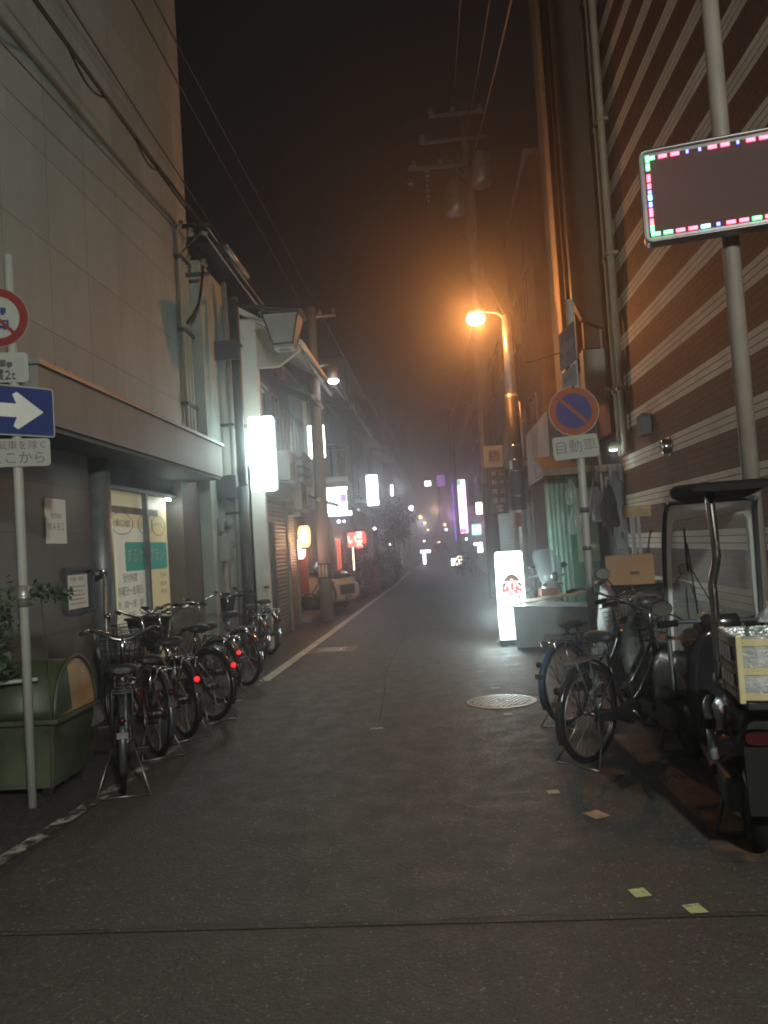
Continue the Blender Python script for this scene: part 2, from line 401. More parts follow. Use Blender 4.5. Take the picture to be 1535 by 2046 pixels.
def rrect(w, h, r, n=4):
    out = []
    for cx, cy_, a in ((w / 2 - r, h / 2 - r, 0), (-w / 2 + r, h / 2 - r, 90), (-w / 2 + r, -h / 2 + r, 180), (w / 2 - r, -h / 2 + r, 270)):
        for i in range(n + 1):
            t = R_(a + 90 * i / n); out.append((cx + r * math.cos(t), cy_ + r * math.sin(t)))
    return out
def disc2(r, n=36): return [(r * math.cos(2 * PI * k / n), r * math.sin(2 * PI * k / n)) for k in range(n)]
def obj(name, bm, m, parent=None, world=True, recalc=True):
    """one mesh object; world=True: vertices are in world metres and are moved to the parent's frame"""
    if recalc: bmesh.ops.recalc_face_normals(bm, faces=bm.faces)
    me = bpy.data.meshes.new(name)
    if parent is not None and world:
        L = root_loc(parent)
        for v in bm.verts: v.co -= L
    bm.to_mesh(me); bm.free()
    for x in (m if isinstance(m, (list, tuple)) else [m]): me.materials.append(x)
    o = bpy.data.objects.new(name, me); C.objects.link(o)
    if parent is not None: o.parent = parent
    return o
def root_loc(p):
    L = Vector((0, 0, 0))
    while p is not None: L += p.location; p = p.parent
    return L
def thing(name, label, cat, loc=(0, 0, 0), rotz=0, group=None):
    o = bpy.data.objects.new(name, None); C.objects.link(o); o.empty_display_size = .1
    o.location = loc; o.rotation_euler = (0, 0, rotz); o['label'] = label; o['category'] = cat
    if group: o['group'] = group
    return o
def tag(o, label, cat, group=None, kind=None):
    o['label'] = label; o['category'] = cat
    if group: o['group'] = group
    if kind: o['kind'] = kind
    return o
def struct(name, bm, m, label=None, kind='structure', cat=None):
    o = obj(name, bm, m); o['kind'] = kind
    if label: o['label'] = label
    if cat: o['category'] = cat
    return o
def seat(o):
    """move a one-mesh thing's origin to its base"""
    co = [v.co for v in o.data.vertices]
    b = Vector(((min(c.x for c in co) + max(c.x for c in co)) / 2, (min(c.y for c in co) + max(c.y for c in co)) / 2, min(c.z for c in co)))
    for v in o.data.vertices: v.co -= b
    o.location = b; return o
def text(name, s, size, o, right, up, m, parent, depth=.002, xs=1.0, align='CENTER', bold=0.0):
    cu = bpy.data.curves.new(name, 'FONT'); cu.body = s; cu.size = size; cu.extrude = 0; cu.align_x = align; cu.align_y = 'CENTER'
    cu.resolution_u = 3; cu.offset = bold
    t = bpy.data.objects.new(name, cu); C.objects.link(t)
    bpy.context.view_layer.update()
    me = bpy.data.meshes.new_from_object(t.evaluated_get(bpy.context.evaluated_depsgraph_get()))
    bpy.data.objects.remove(t)
    right = Vector(right).normalized(); up = Vector(up).normalized(); nn = right.cross(up)
    L = root_loc(parent) if parent is not None else Vector((0, 0, 0)); o = Vector(o)
    for v in me.vertices: v.co = o + right * (v.co.x * xs) + up * v.co.y - L
    me.materials.clear(); me.materials.append(m)
    ob = bpy.data.objects.new(name, me); C.objects.link(ob); ob.parent = parent
    return ob
def dup(root, loc, rotz, label=None, group=None):
    r = root.copy(); C.objects.link(r); r.location = loc; r.rotation_euler = (0, 0, rotz)
    if label: r['label'] = label
    if group: r['group'] = group
    def rec(a, b):
        for ch in list(a.children):
            c = ch.copy(); C.objects.link(c); c.parent = b; rec(ch, c)
    rec(root, r); return r
XA, YA, ZA = (1, 0, 0), (0, 1, 0), (0, 0, 1)
# ================================================================== GROUND
bm = NB(); box(bm, -60, 60, -25, 200, -.5, -.012); struct('ground', bm, M['asphalt_side'])
bm = NB()
def sheet(bm, pts, z):
    bm.faces.new([bm.verts.new((x, y, z)) for x, y in pts])
sheet(bm, [(-2.3, 3.47), (2.9, 3.40), (2.9, 150), (-2.0, 150), (-2.0, 30), (-2.3, 10)], 0); struct('road', bm, M['asphalt'])
bm = NB(); sheet(bm, [(-9, -20), (9, -20), (9, 3.395), (2.9, 3.395), (-2.3, 3.465), (-9, 3.6)], -.002); struct('road_patch', bm, M['asphalt_near'])
bm = NB(); sheet(bm, [(-9, 3.605), (-2.305, 3.475), (-2.305, 10), (-2.005, 30), (-2.005, 150), (-9, 150)], -.003); struct('pavement', bm, M['asphalt_side'])
# the tar joint across the road
bm = NB(); x = -4.0; top = []; bot = []
while x < 3.4:
    yy = 3.50 - .0135 * (x + 2.3) + .012 * math.sin(x * 5) + random.uniform(-.008, .008); w = random.uniform(.001, .0055)
    top.append((x, yy + w)); bot.append((x, yy - w)); x += .05
for a in range(len(top) - 1): sheet(bm, [bot[a], bot[a + 1], top[a + 1], top[a]], .004)
struct('road_joint', bm, M['crack'])
def strip(name, pts, w, m, z=.004):
    bm = NB(); L = []; Rr = []
    for i, p in enumerate(pts):
        a = Vector(pts[max(i - 1, 0)]); b = Vector(pts[min(i + 1, len(pts) - 1)]); t = (b - a).normalized(); n_ = Vector((-t.y, t.x))
        L.append(Vector(p) + n_ * w / 2); Rr.append(Vector(p) - n_ * w / 2)
    for i in range(len(pts) - 1): sheet(bm, [Rr[i], L[i], L[i + 1], Rr[i + 1]][::-1], z)
    return struct(name, bm, m)
strip('road_line', [(-2.22, 10.0), (-2.1, 15), (-1.98, 22), (-1.76, 32), (-1.74, 48)], .135, M['white_line'])
strip('road_line', [(-2.46, 4.05), (-2.40, 4.7), (-2.33, 5.6), (-2.28, 6.8)], .10, M['white_worn'])
strip('road_line', [(-1.5, 52), (-1.4, 75)], .14, M['white_line'])
strip('road_line', [(1.30, 3.95), (1.43, 4.5), (1.56, 5.5), (1.66, 6.7), (1.80, 8.2), (1.9, 10)], .24, M['orange_line'])
strip('road_joint', [(-.62, 7.4), (-.66, 8.6), (-.74, 10.2), (-.70, 12.5), (-.66, 16)], .012, M['crack'])
def mark(name, label, x, y, w, d, m, rz=0.):
    bm = NB(); c, s = math.cos(rz), math.sin(rz)
    pts = [(x + c * a - s * b, y + s * a + c * b) for a, b in ((-w / 2, -d / 2), (w / 2, -d / 2), (w / 2, d / 2), (-w / 2, d / 2))]
    sheet(bm, pts, .004)
    o = obj(name, bm, m); o['kind'] = 'structure'; o['label'] = label; return o
mark('paint_square', 'pale lime paint square just beyond the tar joint', .765, 3.66, .072, .085, M['mark_lime'], .2)
mark('paint_square', 'pale lime paint square on the near side of the tar joint', .945, 3.49, .072, .085, M['mark_lime'], .2)
mark('paint_square', 'faded orange paint square near the parked bicycles', .775, 4.68, .10, .12, M['mark_orange'], .5)
mark('paint_square', 'worn pale paint mark by the bicycle shadow', .60, 5.12, .07, .07, M['mark_pale'], .1)
mark('paint_square', 'small pale mark beyond the manhole', .50, 8.75, .09, .07, M['mark_pale'], .1)
mark('paint_square', 'small pale mark just before the manhole', .52, 7.42, .08, .08, M['mark_pale'], .1)
mark('paint_square', 'small pale dash in the middle of the road', -.62, 7.1, .11, .05, M['mark_pale'], .05)
mark('paint_square', 'small pale mark far up the road', .42, 9.9, .10, .05, M['mark_pale'], .05)
# manhole
mh = thing('manhole_cover', 'round patterned iron manhole cover in the right half of the road', 'manhole cover', (.51, 8.02, 0))
bm = NB(); lathe(bm, [(.335, .0), (.335, .006), (.305, .008), (.303, .001)], (.51, 8.02, 0), 48, smooth=False); obj('rim', bm, M['galv'], mh)
bm = NB(); st = .052
for i in range(-6, 7):
    for j in range(-6, 7):
        x, y = i * st + (st / 2 if j % 2 else 0), j * st
        if math.hypot(x, y) < .285 and math.hypot(x, y) > .07: box(bm, .51 + x - .015, .51 + x + .015, 8.02 + y - .017, 8.02 + y + .017, .003, .012)
lathe(bm, [(.062, .003), (.062, .009), (.045, .009), (.045, .004)], (.51, 8.02, 0), 24, smooth=False)
lathe(bm, [(.299, .003), (.299, .0075), (.289, .0075), (.289, .003)], (.51, 8.02, 0), 48, smooth=False)
obj('tread_pattern', bm, M['galv'], mh)
bm = NB(); lathe(bm, [(.302, .0), (.302, .0045), (.001, .0045)], (.51, 8.02, 0), 48, smooth=False); obj('cover', bm, M['steel_d'], mh)
# square hand hole in the white line
hh = thing('utility_hatch', 'rectangular metal utility hatch with orange concrete surround crossing the white line', 'utility hatch', (-1.72, 12.75, 0))
bm = NB(); box(bm, -2.07, -1.36, 12.38, 13.12, -.02, .006); obj('surround', bm, mat('hatch_concrete', (.24, .17, .12), .8), hh)
bm = NB(); box(bm, -1.93, -1.52, 12.5, 13.0, .006, .012)
for i in range(6):
    for j in range(7): box(bm, -1.91 + i * .065, -1.87 + i * .065, 12.53 + j * .066, 12.57 + j * .066, .012, .016)
obj('lid', bm, M['steel_g'], hh)
bm = NB()
for a in ((-1.945, -1.505, 12.485, 12.51), (-1.945, -1.505, 12.99, 13.015), (-1.945, -1.92, 12.51, 12.99), (-1.53, -1.505, 12.51, 12.99)): box(bm, *a, .0065, .0145)
obj('lid_frame', bm, M['sign_white'], hh)

# ================================================================== BICYCLES
def wheel_parts(parent, name, cx, r=.335, spokes=28, cz=None):
    """wheel as a part with tyre, rim, spokes and hub as sub-parts (local coordinates)"""
    cz = r if cz is None else cz
    bm = NB(); torus(bm, (cx, 0, cz), r - .019, .0195, XA, ZA, 44, 8); w = obj(name, bm, M['rubber'], parent, False)
    bm = NB()
    pr = [(.0, .011), (.008, .012), (.012, .006)]
    torus(bm, (cx, .008, cz), r - .045, .007, XA, ZA, 44, 6); torus(bm, (cx, -.008, cz), r - .045, .007, XA, ZA, 44, 6); obj('rim', bm, M['alu'], w, False)
    bm = NB()
    for k in range(spokes):
        a = 2 * PI * k / spokes; b = a + (.32 if k % 4 < 2 else -.32); s = .028 if k % 2 else -.028
        tube(bm, [(cx + .022 * math.cos(b), s, cz + .022 * math.sin(b)), (cx + (r - .05) * math.cos(a), 0, cz + (r - .05) * math.sin(a))], .0014, 3, False)
    obj('spokes', bm, M['alu'], w, False)
    bm = NB(); lathe(bm, [(.012, -.055), (.012, -.034), (.026, -.03), (.014, -.024), (.014, .024), (.026, .03), (.012, .034), (.012, .055)], (cx, 0, cz), 12, YA); obj('hub', bm, M['alu'], w, False)
    return w
def make_bike(label, frame='paintdk', basket='wire', bars='swept', rack=True, stand='double', tail=False, grip='blackp', saddle_z=.80, bar_z=1.02, guard='chrome', child=False):
    """city bicycle, rear wheel touching the ground at the local origin, front towards +x"""
    fm = M[frame]; t = thing('bicycle', label, 'bicycle')
    r = .335; WB = 1.10
    wheel_parts(t, 'rear_wheel', 0); wheel_parts(t, 'front_wheel', WB)
    bm = NB()
    bb = (.44, 0, .28); seat_t = (.27, 0, .62); head_b = (.90, 0, .60); head_t = (.865, 0, .74)
    tube(bm, smooth_pts([head_b, (.78, 0, .47), (.62, 0, .34), bb], 5), .019, 10)
    tube(bm, smooth_pts([head_t, (.72, 0, .60), (.56, 0, .46), (.36, 0, .43)], 5), .014, 8)
    tube(bm, [bb, seat_t], .016, 8); tube(bm, [head_b, head_t], .021, 10)
    for s in (-.055, .055):
        tube(bm, [(0, s, r), (.2, s * .9, .31), (bb[0], s * .5, bb[2])], .009, 6); tube(bm, [(0, s, r), (seat_t[0] + .01, s * .35, seat_t[2] - .06)], .008, 6)
    obj('frame', bm, fm, t, False)
    bm = NB()
    for s in (-.052, .052): tube(bm, smooth_pts([(WB, s, r), (.985, s, .53), (.93, s * .75, .60)], 4), .011, 8)
    tube(bm, [(.93, -.04, .60), (.90, 0, .605), (.93, .04, .60)], .013, 8); obj('fork', bm, M['chrome'] if frame != 'paintblk' else fm, t, False)
    # mudguards
    def guard_(cx, a0, a1):
        bm = NB(); rings = []
        for i in range(23):
            a = R_(a0 + (a1 - a0) * i / 22); rad = r + .028
            c = Vector((cx + rad * math.cos(a), 0, r + rad * math.sin(a))); o = Vector((math.cos(a), 0, math.sin(a)))
            rings.append([c + Vector((0, -.027, 0)) - o * .012, c + Vector((0, -.015, 0)), c + Vector((0, .015, 0)), c + Vector((0, .027, 0)) - o * .012, c + Vector((0, .013, 0)) - o * .004, c + Vector((0, -.013, 0)) - o * .004])
        loft(bm, rings)
        for s in (-.03, .03):
            for a in ((a0 + 28, a1 - 60) if cx == 0 else (a0 + 8, a1 - 25)):
                a = R_(a); tube(bm, [(cx, s * 1.8, r), (cx + (r + .02) * math.cos(a), s, r + (r + .02) * math.sin(a))], .0022, 4)
        return bm
    obj('rear_mudguard', guard_(0, 20, 205), M[guard], t, False); obj('front_mudguard', guard_(WB, -20, 125), M[guard], t, False)
    # seat post, saddle
    bm = NB(); tube(bm, [seat_t, (.232, 0, saddle_z - .03)], .013, 8); obj('seat_post', bm, M['chrome'], t, False)
    bm = NB(); rg = []
    for x, w, h, z in ((.10, .05, .015, .0), (.115, .095, .032, .005), (.16, .112, .04, .008), (.21, .095, .036, .004), (.26, .055, .03, .0), (.32, .028, .022, -.002), (.37, .022, .016, -.005), (.385, .010, .008, -.008)):
        rg.append(sring((x, 0, saddle_z + z), w, h, YA, ZA, 14, 2.4))
    loft(bm, rg); sd = obj('saddle', bm, M['vinyl'], t, False)
    bm = NB()
    for s in (-.05, .05): tube(bm, arc((.17, s, saddle_z - .055), .024, 0, 330, 9, (1, 0, 0), (0, 0, 1)), .004, 5)
    tube(bm, [(.13, -.04, saddle_z - .035), (.30, -.012, saddle_z - .03)], .004, 5); tube(bm, [(.13, .04, saddle_z - .035), (.30, .012, saddle_z - .03)], .004, 5)
    obj('spring', bm, M['chrome'], sd, False)
    # handlebar
    bm = NB(); tube(bm, [(.862, 0, .74), (.835, 0, bar_z - .09), (.86, 0, bar_z - .075)], .012, 8); obj('stem', bm, M['chrome'], t, False)
    if bars == 'swept': hp = [(.60, -.29, bar_z), (.70, -.275, bar_z + .005), (.79, -.24, bar_z + .01), (.855, -.13, bar_z - .04), (.865, -.04, bar_z - .075), (.865, .04, bar_z - .075), (.855, .13, bar_z - .04), (.79, .24, bar_z + .01), (.70, .275, bar_z + .005), (.60, .29, bar_z)]
    else: hp = [(.78, -.29, bar_z + .02), (.84, -.18, bar_z + .02), (.862, -.08, bar_z - .03), (.865, 0, bar_z - .05), (.862, .08, bar_z - .03), (.84, .18, bar_z + .02), (.78, .29, bar_z + .02)]
    bm = NB(); tube(bm, smooth_pts(hp, 5), .0112, 8); hb = obj('handlebar', bm, M['chrome'], t, False)
    for k in (0, 1):
        e, f = (hp[0], hp[1]) if k == 0 else (hp[-1], hp[-2])
        bm = NB(); tube(bm, [Vector(e) + (Vector(e) - Vector(f)).normalized() * .01, Vector(f)], .0165, 8); obj('grip', bm, M[grip], hb, False)
        f2 = Vector(hp[2]) if k == 0 else Vector(hp[-3]); s = -1 if k == 0 else 1
        bm = NB(); tube(bm, [f2 + Vector((.0, 0, -.01)), f2 + Vector((.035, 0, -.035)), Vector(f) + Vector((0, 0, -.05)), Vector(e) + Vector((0.02, 0, -.055))], .004, 5); obj('brake_lever', bm, M['alu'], hb, False)
        if k == 0:
            bm = NB(); tube(bm, smooth_pts([f2 + Vector((.04, 0, -.03)), (.93, -.12, bar_z - .05), (.96, -.03, bar_z - .2), (.90, -.01, .66)], 4), .0028, 5)
            tube(bm, smooth_pts([f2 + Vector((.04, .02, -.03)), (.95, -.06, bar_z - .08), (.93, .03, bar_z - .22), (.88, .02, .62)], 4), .0028, 5); obj('brake_cable', bm, M['blackp'], hb, False)
    # basket
    if basket == 'wire':
        bm = NB(); x0, x1, z0, z1 = .90, 1.20, .70, .95; wr = .0022
        def ringb(z, k):
            a, b, w = x0 + .02 * (1 - k), x1 - .06 * (1 - k), .14 + .04 * k
            return [(a, -w, z), (b, -w, z), (b, w, z), (a, w, z)]
        for i in range(7):
            k = i / 6; q = ringb(z0 + (z1 - z0) * k, k); tube(bm, q + [q[0]], .004 if i == 6 else wr, 4, False)
        q0, q1 = ringb(z0, 0), ringb(z1, 1)
        for e in range(4):
            A0, B0, A1, B1 = Vector(q0[e]), Vector(q0[(e + 1) % 4]), Vector(q1[e]), Vector(q1[(e + 1) % 4])
            for i in range(9): tube(bm, [A0.lerp(B0, i / 9), A1.lerp(B1, i / 9)], wr, 4, False)
        for i in range(7): tube(bm, [Vector(q0[0]).lerp(Vector(q0[1]), i / 6), Vector(q0[3]).lerp(Vector(q0[2]), i / 6)], wr, 4, False)
        obj('basket', bm, M['blackp'] if frame in ('paintblk', 'paintbrn') else M['alu'], t, False)
    elif basket == 'plastic':
        bm = NB(); rg = [sring((1.05 - .02 * (1 - k), 0, .70 + .26 * k), .13 + .04 * k, .15 + .045 * k, XA, YA, 20, 5) for k in (0, .15, .9, .92, 1.0)]
        rg[3] = sring((1.05, 0, .945), .19, .215, XA, YA, 20, 5); rg[4] = sring((1.05, 0, .965), .19, .215, XA, YA, 20, 5)
        rg += [sring((1.05, 0, .965), .16, .185, XA, YA, 20, 5), sring((1.03, 0, .71), .12, .14, XA, YA, 20, 5)]
        loft(bm, rg, True, False); obj('basket', bm, M['blackp'], t, False)
    if basket:
        bm = NB()
        for s in (-.055, .055): tube(bm, [(WB, s, r), (1.06, s * 1.2, .70)], .005, 5)
        obj('basket_stay', bm, M['alu'], t, False)
    # headlamp
    bm = NB(); lathe(bm, [(.012, -.05), (.028, -.03), (.034, .01), (.034, .03), (.020, .035)], (1.02, -.075, .60), 12, XA); obj('headlamp', bm, M['chrome'], t, False)
    if rack:
        bm = NB()
        for s in (-.055, 0, .055): tube(bm, [(.16, s, .705), (-.26, s, .705)], .0055, 5)
        for x in (.16, .0, -.14, -.26): tube(bm, [(x, -.06, .705), (x, .06, .705)], .0055, 5)
        for s in (-.065, .065): tube(bm, [(0, s, r), (-.06, s, .705)], .005, 5); tube(bm, [(0, s, r), (-.22, s, .705)], .005, 5)
        obj('rear_rack', bm, M['steel_d'] if frame == 'paintblk' else M['chrome'], t, False)
    if child:
        bm = NB(); rg = [sring((-.06, 0, .72), .15, .14, XA, YA, 16, 3), sring((-.06, 0, .86), .17, .16, XA, YA, 16, 3)]; loft(bm, rg); box(bm, -.24, -.20, -.15, .15, .8, 1.2, .01)
        obj('child_seat', bm, M['blackp'], t, False)
    # stand
    bm = NB()
    if stand == 'double':
        for s in (-1, 1): tube(bm, [(.0, s * .07, .30), (-.05, s * .12, .16), (-.16, s * .17, .012)], .006, 6)
        tube(bm, [(-.16, -.17, .012), (-.165, 0, .016), (-.16, .17, .012)], .006, 6)
    else: tube(bm, [(.0, .07, .30), (.08, .13, .16), (.12, .20, .008)], .008, 6)
    obj('stand', bm, M['alu'], t, False)
    # drive
    bm = NB(); rg = []
    for x, h in ((-.02, .03), (.1, .035), (.3, .05), (.40, .085), (.46, .095), (.53, .06), (.545, .02)): rg.append([(x, -.055, .31 - .03 * min(1, x / .44) + h), (x, -.075, .31 - .03 * min(1, x / .44) + h * .7), (x, -.075, .31 - .03 * min(1, x / .44) - h * .7), (x, -.055, .31 - .03 * min(1, x / .44) - h)])
    loft(bm, rg, True, False); obj('chain_case', bm, M['blackp'] if frame != 'paintsil' else M['paintsil'], t, False)
    bm = NB(); tube(bm, [(.44, -.09, .28), (.44, .08, .28)], .012, 8); tube(bm, [(.44, -.085, .28), (.56, -.09, .17)], .008, 6); tube(bm, [(.44, .075, .28), (.32, .08, .39)], .008, 6)
    ck = obj('crank', bm, M['alu'], t, False)
    for (x, y, z) in ((.56, -.14, .17), (.32, .13, .39)):
        bm = NB(); box(bm, x - .045, x + .045, y - .045, y + .045, z - .012, z + .012, .004); obj('pedal', bm, M['blackp'], ck, False)
    # rear reflector; with tail set, a glow is painted in for thrown-back light
    bm = NB(); lathe(bm, [(.001, -.014), (.022, -.010), (.024, .0), (.024, .012), (.001, .014)], (-.345, 0, .54), 14, (-1, 0, .15)); obj('rear_red_lens' if tail else 'reflector', bm, M['lens_r'] if tail else M['lens_red'], t, False)
    bm = NB(); box(bm, -.365, -.355, -.035, .035, .43, .47); obj('registration_tag', bm, M['alu'], t, False)
    return t
def put(b, x, y, head, lean=0):
    b.location = (x, y, 0.0); b.rotation_euler = (R_(lean), 0, R_(head + 90))
GB = 'bicycles parked along the tiled wall'
specs = [
    (-2.22, 5.52, 21, 'dark city bicycle with wide chrome handlebar, nearest one beside the green bin', dict(frame='paintblk', basket='wire', tail=False, grip='blackp', stand='double', guard='paintdk', bar_z=1.03)),
    (-2.33, 6.50, 38, 'dark red city bicycle, second from the green bin, low behind the nearest one', dict(frame='paintred', basket='wire', guard='paintdk', saddle_z=.74, bar_z=.96)),
    (-2.29, 7.12, 40, 'dark brown bicycle with wire basket and high swept bars, third from the green bin', dict(frame='paintbrn', basket='wire', tail=True, guard='paintblk', saddle_z=.82, bar_z=1.10)),
    (-2.24, 7.80, 52, 'bicycle with black tub basket and a padded seat in the middle of the row', dict(frame='paintdk', basket='plastic', tail=True, rack=False, saddle_z=.86, bar_z=1.08, guard='paintblk')),
    (-2.42, 8.75, 52, 'graphite bicycle with red reflector made to glow standing just beyond the tub basket one', dict(frame='paintdk', basket='wire', tail=True, saddle_z=.80, guard='paintblk')),
    (-2.38, 9.75, 50, 'silver bicycle with chrome mudguards opposite the start of the white line', dict(frame='paintsil', basket='wire', tail=False, saddle_z=.84, bar_z=1.06)),
    (-2.66, 11.6, 42, 'navy bicycle with one side stand, last but one before the steel shutter', dict(frame='paintblue', basket='plastic', stand='side')),
    (-2.68, 12.6, 38, 'small olive bicycle at the far end of the row against the steel shutter', dict(frame='paintgrn', basket='wire', stand='side')),
]
for x, y, h, lb, kw in specs:
    b = make_bike(lb, **kw); b['group'] = GB; put(b, x, y, h, random.uniform(-3, 3))
b = make_bike('dark city bicycle, its rear wheel nearest the road markings on the right', frame='paintblk', basket='wire', guard='paintblk', saddle_z=.83, bar_z=1.02); put(b, .94, 5.74, -44, 2)
bb2 = make_bike('navy city bicycle parked just behind the nearest one on the right', frame='paintblue', basket='wire', guard='paintblue', saddle_z=.80, bar_z=1.05, tail=False); put(bb2, .98, 6.88, -42, -2)
# far bicycles on the right, and one before the red shop
b = dup(bb2, (1.15, 35.5, 0), R_(72), 'far bicycle parked beyond the lit stand sign, nearer of the two'); b['group'] = 'far bicycles on the right'
b = dup(bb2, (1.0, 37.5, 0), R_(100), 'farther bicycle standing behind the other one in the distance'); b['group'] = 'far bicycles on the right'
b = dup(bb2, (-3.25, 18.6, .11), R_(60), 'bicycle leaning in the red lit shop entrance behind the utility pole')
b = dup(bb2, (-2.35, 30.5, 0), R_(100), 'bicycle standing among the plants far down the left side')
b = dup(bb2, (-2.2, 43, 0), R_(100), 'bicycle parked at the very far end of the white line')

# ================================================================== SCOOTERS
def make_scooter(label, body='paintdk', wind=False, canopy=False, mirror_h=.22, seat_z=.78):
    t = thing('motor_scooter', label, 'scooter'); bmx = M[body]
    def wheel(name, cx, r=.235, w=.05):
        bm = NB(); torus(bm, (cx, 0, r), r - w, w, XA, ZA, 36, 10); wl = obj(name, bm, M['rubber'], t, False)
        bm = NB(); lathe(bm, [(.03, -.06), (r - 2 * w + .012, -.035), (r - 2 * w + .02, 0), (r - 2 * w + .012, .035), (.03, .06)], (cx, 0, r), 24, YA); obj('rim', bm, M['steel_d'], wl, False)
    wheel('rear_wheel', 0); wheel('front_wheel', 1.25)
    # rear body cowl
    bm = NB(); rg = []
    for x, z, a, b in ((-.30, .62, .05, .05), (-.27, .62, .10, .10), (-.1, .60, .145, .15), (.12, .56, .16, .18), (.28, .50, .155, .21), (.36, .44, .13, .20), (.40, .40, .10, .14)):
        rg.append(sring((x, 0, z), a, b, YA, ZA, 18, 3))
    loft(bm, rg); obj('rear_cowl', bm, bmx, t, False)
    bm = NB(); rg = []
    for x, a, h in ((-.28, .07, .03), (-.22, .12, .045), (0, .14, .055), (.2, .13, .05), (.36, .09, .045), (.42, .05, .03)): rg.append(sring((x, 0, seat_z - (.02 if x > .1 else 0)), a, h, YA, ZA, 16, 2.8))
    loft(bm, rg); obj('seat', bm, M['vinyl'], t, False)
    bm = NB(); box(bm, .34, .88, -.16, .16, .25, .31, .02); box(bm, .30, .92, -.13, .13, .18, .26, .02); obj('footboard', bm, M['blackp'], t, False)
    bm = NB(); rg = []
    for z, x, w in ((.24, .86, .16), (.4, .90, .19), (.6, .93, .215), (.78, .91, .20), (.9, .88, .14), (.95, .87, .08)):
        rg.append([(x - .02, -w, z), (x + .05, -w * .8, z), (x + .10, 0, z), (x + .05, w * .8, z), (x - .02, w, z), (x - .035, w * .7, z), (x + .0, 0, z), (x - .035, -w * .7, z)])
    loft(bm, rg); obj('leg_shield', bm, bmx, t, False)
    bm = NB(); rg = []
    for a in range(0, 141, 14):
        a = R_(a + 10); c = Vector((1.25 + .265 * math.cos(a), 0, .235 + .265 * math.sin(a))); o = Vector((math.cos(a), 0, math.sin(a)))
        rg.append([c + Vector((0, -.075, 0)) - o * .06, c + Vector((0, -.05, 0)), c + Vector((0, .05, 0)), c + Vector((0, .075, 0)) - o * .06, c + Vector((0, .04, 0)) - o * .012, c + Vector((0, -.04, 0)) - o * .012])
    loft(bm, rg); obj('front_fender', bm, bmx, t, False)
    bm = NB()
    for s in (-.075, .075): tube(bm, [(1.25, s, .235), (1.06, s * .7, .62)], .018, 8)
    obj('fork', bm, M['chrome'], t, False)
    bm = NB(); rg = [sring((.90, 0, .93), .10, .07, YA, XA, 16, 2.4), sring((.92, 0, .99), .13, .09, YA, XA, 16, 2.4), sring((.90, 0, 1.04), .09, .06, YA, XA, 16, 2.4)]; loft(bm, rg)
    hc = obj('handlebar_cowl', bm, bmx, t, False)
    bm = NB(); lathe(bm, [(.07, 0), (.075, .02), (.05, .04), (.001, .045)], (.99, 0, .985), 16, XA); obj('headlight', bm, M['chrome'], hc, False)
    bm = NB(); tube(bm, smooth_pts([(.80, -.34, .99), (.86, -.2, 1.0), (.89, 0, .99), (.86, .2, 1.0), (.80, .34, .99)], 4), .013, 8); hb = obj('handlebar', bm, M['steel_d'], t, False)
    for s in (-1, 1):
        bm = NB(); tube(bm, [(.80, s * .35, .99), (.835, s * .24, .995)], .020, 8); obj('grip', bm, M['rubber'], hb, False)
        bm = NB(); tube(bm, smooth_pts([(.86, s * .2, 1.0), (.88, s * .24, 1.0 + mirror_h * .6), (.87, s * .30, 1.0 + mirror_h)], 4), .006, 6); ms = obj('mirror_arm', bm, M['blackp'], t, False)
        bm = NB(); rg = [sring((.85, s * .32, 1.03 + mirror_h), .045, .032, YA, ZA, 14, 2.2), sring((.865, s * .32, 1.03 + mirror_h), .062, .046, YA, ZA, 14, 2.2), sring((.90, s * .32, 1.03 + mirror_h), .04, .03, YA, ZA, 14, 2.2)]; loft(bm, rg); obj('mirror', bm, M['blackp'], ms, False)
        bm = NB(); rg = [sring((xx, s * .32, 1.03 + mirror_h), .056, .040, YA, ZA, 16, 2.2) for xx in (.844, .848)]; loft(bm, rg); obj('mirror_glass', bm, M['chrome'], ms, False)
        bm = NB(); ball(bm, (.95, s * .16, .86), .035, 1, 1.2, .8); obj('indicator', bm, M['lens_o'], t, False)
        bm = NB(); ball(bm, (-.26, s * .15, .60), .032, 1, 1.1, .8); obj('indicator', bm, M['lens_o'], t, False)
    bm = NB(); rg = [sring((-.31, 0, .60), .07, .035, YA, ZA, 14, 3), sring((-.33, 0, .60), .06, .03, YA, ZA, 14, 3)]; loft(bm, rg); obj('rear_red_lens', bm, M['lens_red'], t, False)
    bm = NB(); tube(bm, [(.2, -.13, .22), (0, -.15, .24), (-.28, -.15, .30)], [.03, .05, .045], 12); obj('exhaust', bm, M['steel_d'], t, False)
    bm = NB(); box(bm, -.02, .38, .02, .13, .17, .34, .03); obj('engine_case', bm, M['steel_d'], t, False)
    bm = NB(); rg = [[(-.30, -.07, .56), (-.30, .07, .56), (-.32, .07, .56), (-.32, -.07, .56)], [(-.37, -.07, .28), (-.37, .07, .28), (-.385, .07, .28), (-.385, -.07, .28)]]; loft(bm, rg, True, False); obj('rear_mudflap', bm, M['rubber'], t, False)
    bm = NB(); tube(bm, [(.24, -.10, .22), (.16, -.17, .03)], .012, 6); tube(bm, [(.24, .10, .22), (.16, .17, .03)], .012, 6); tube(bm, [(.16, -.17, .02), (.16, .17, .02)], .012, 6); obj('stand', bm, M['steel_d'], t, False)
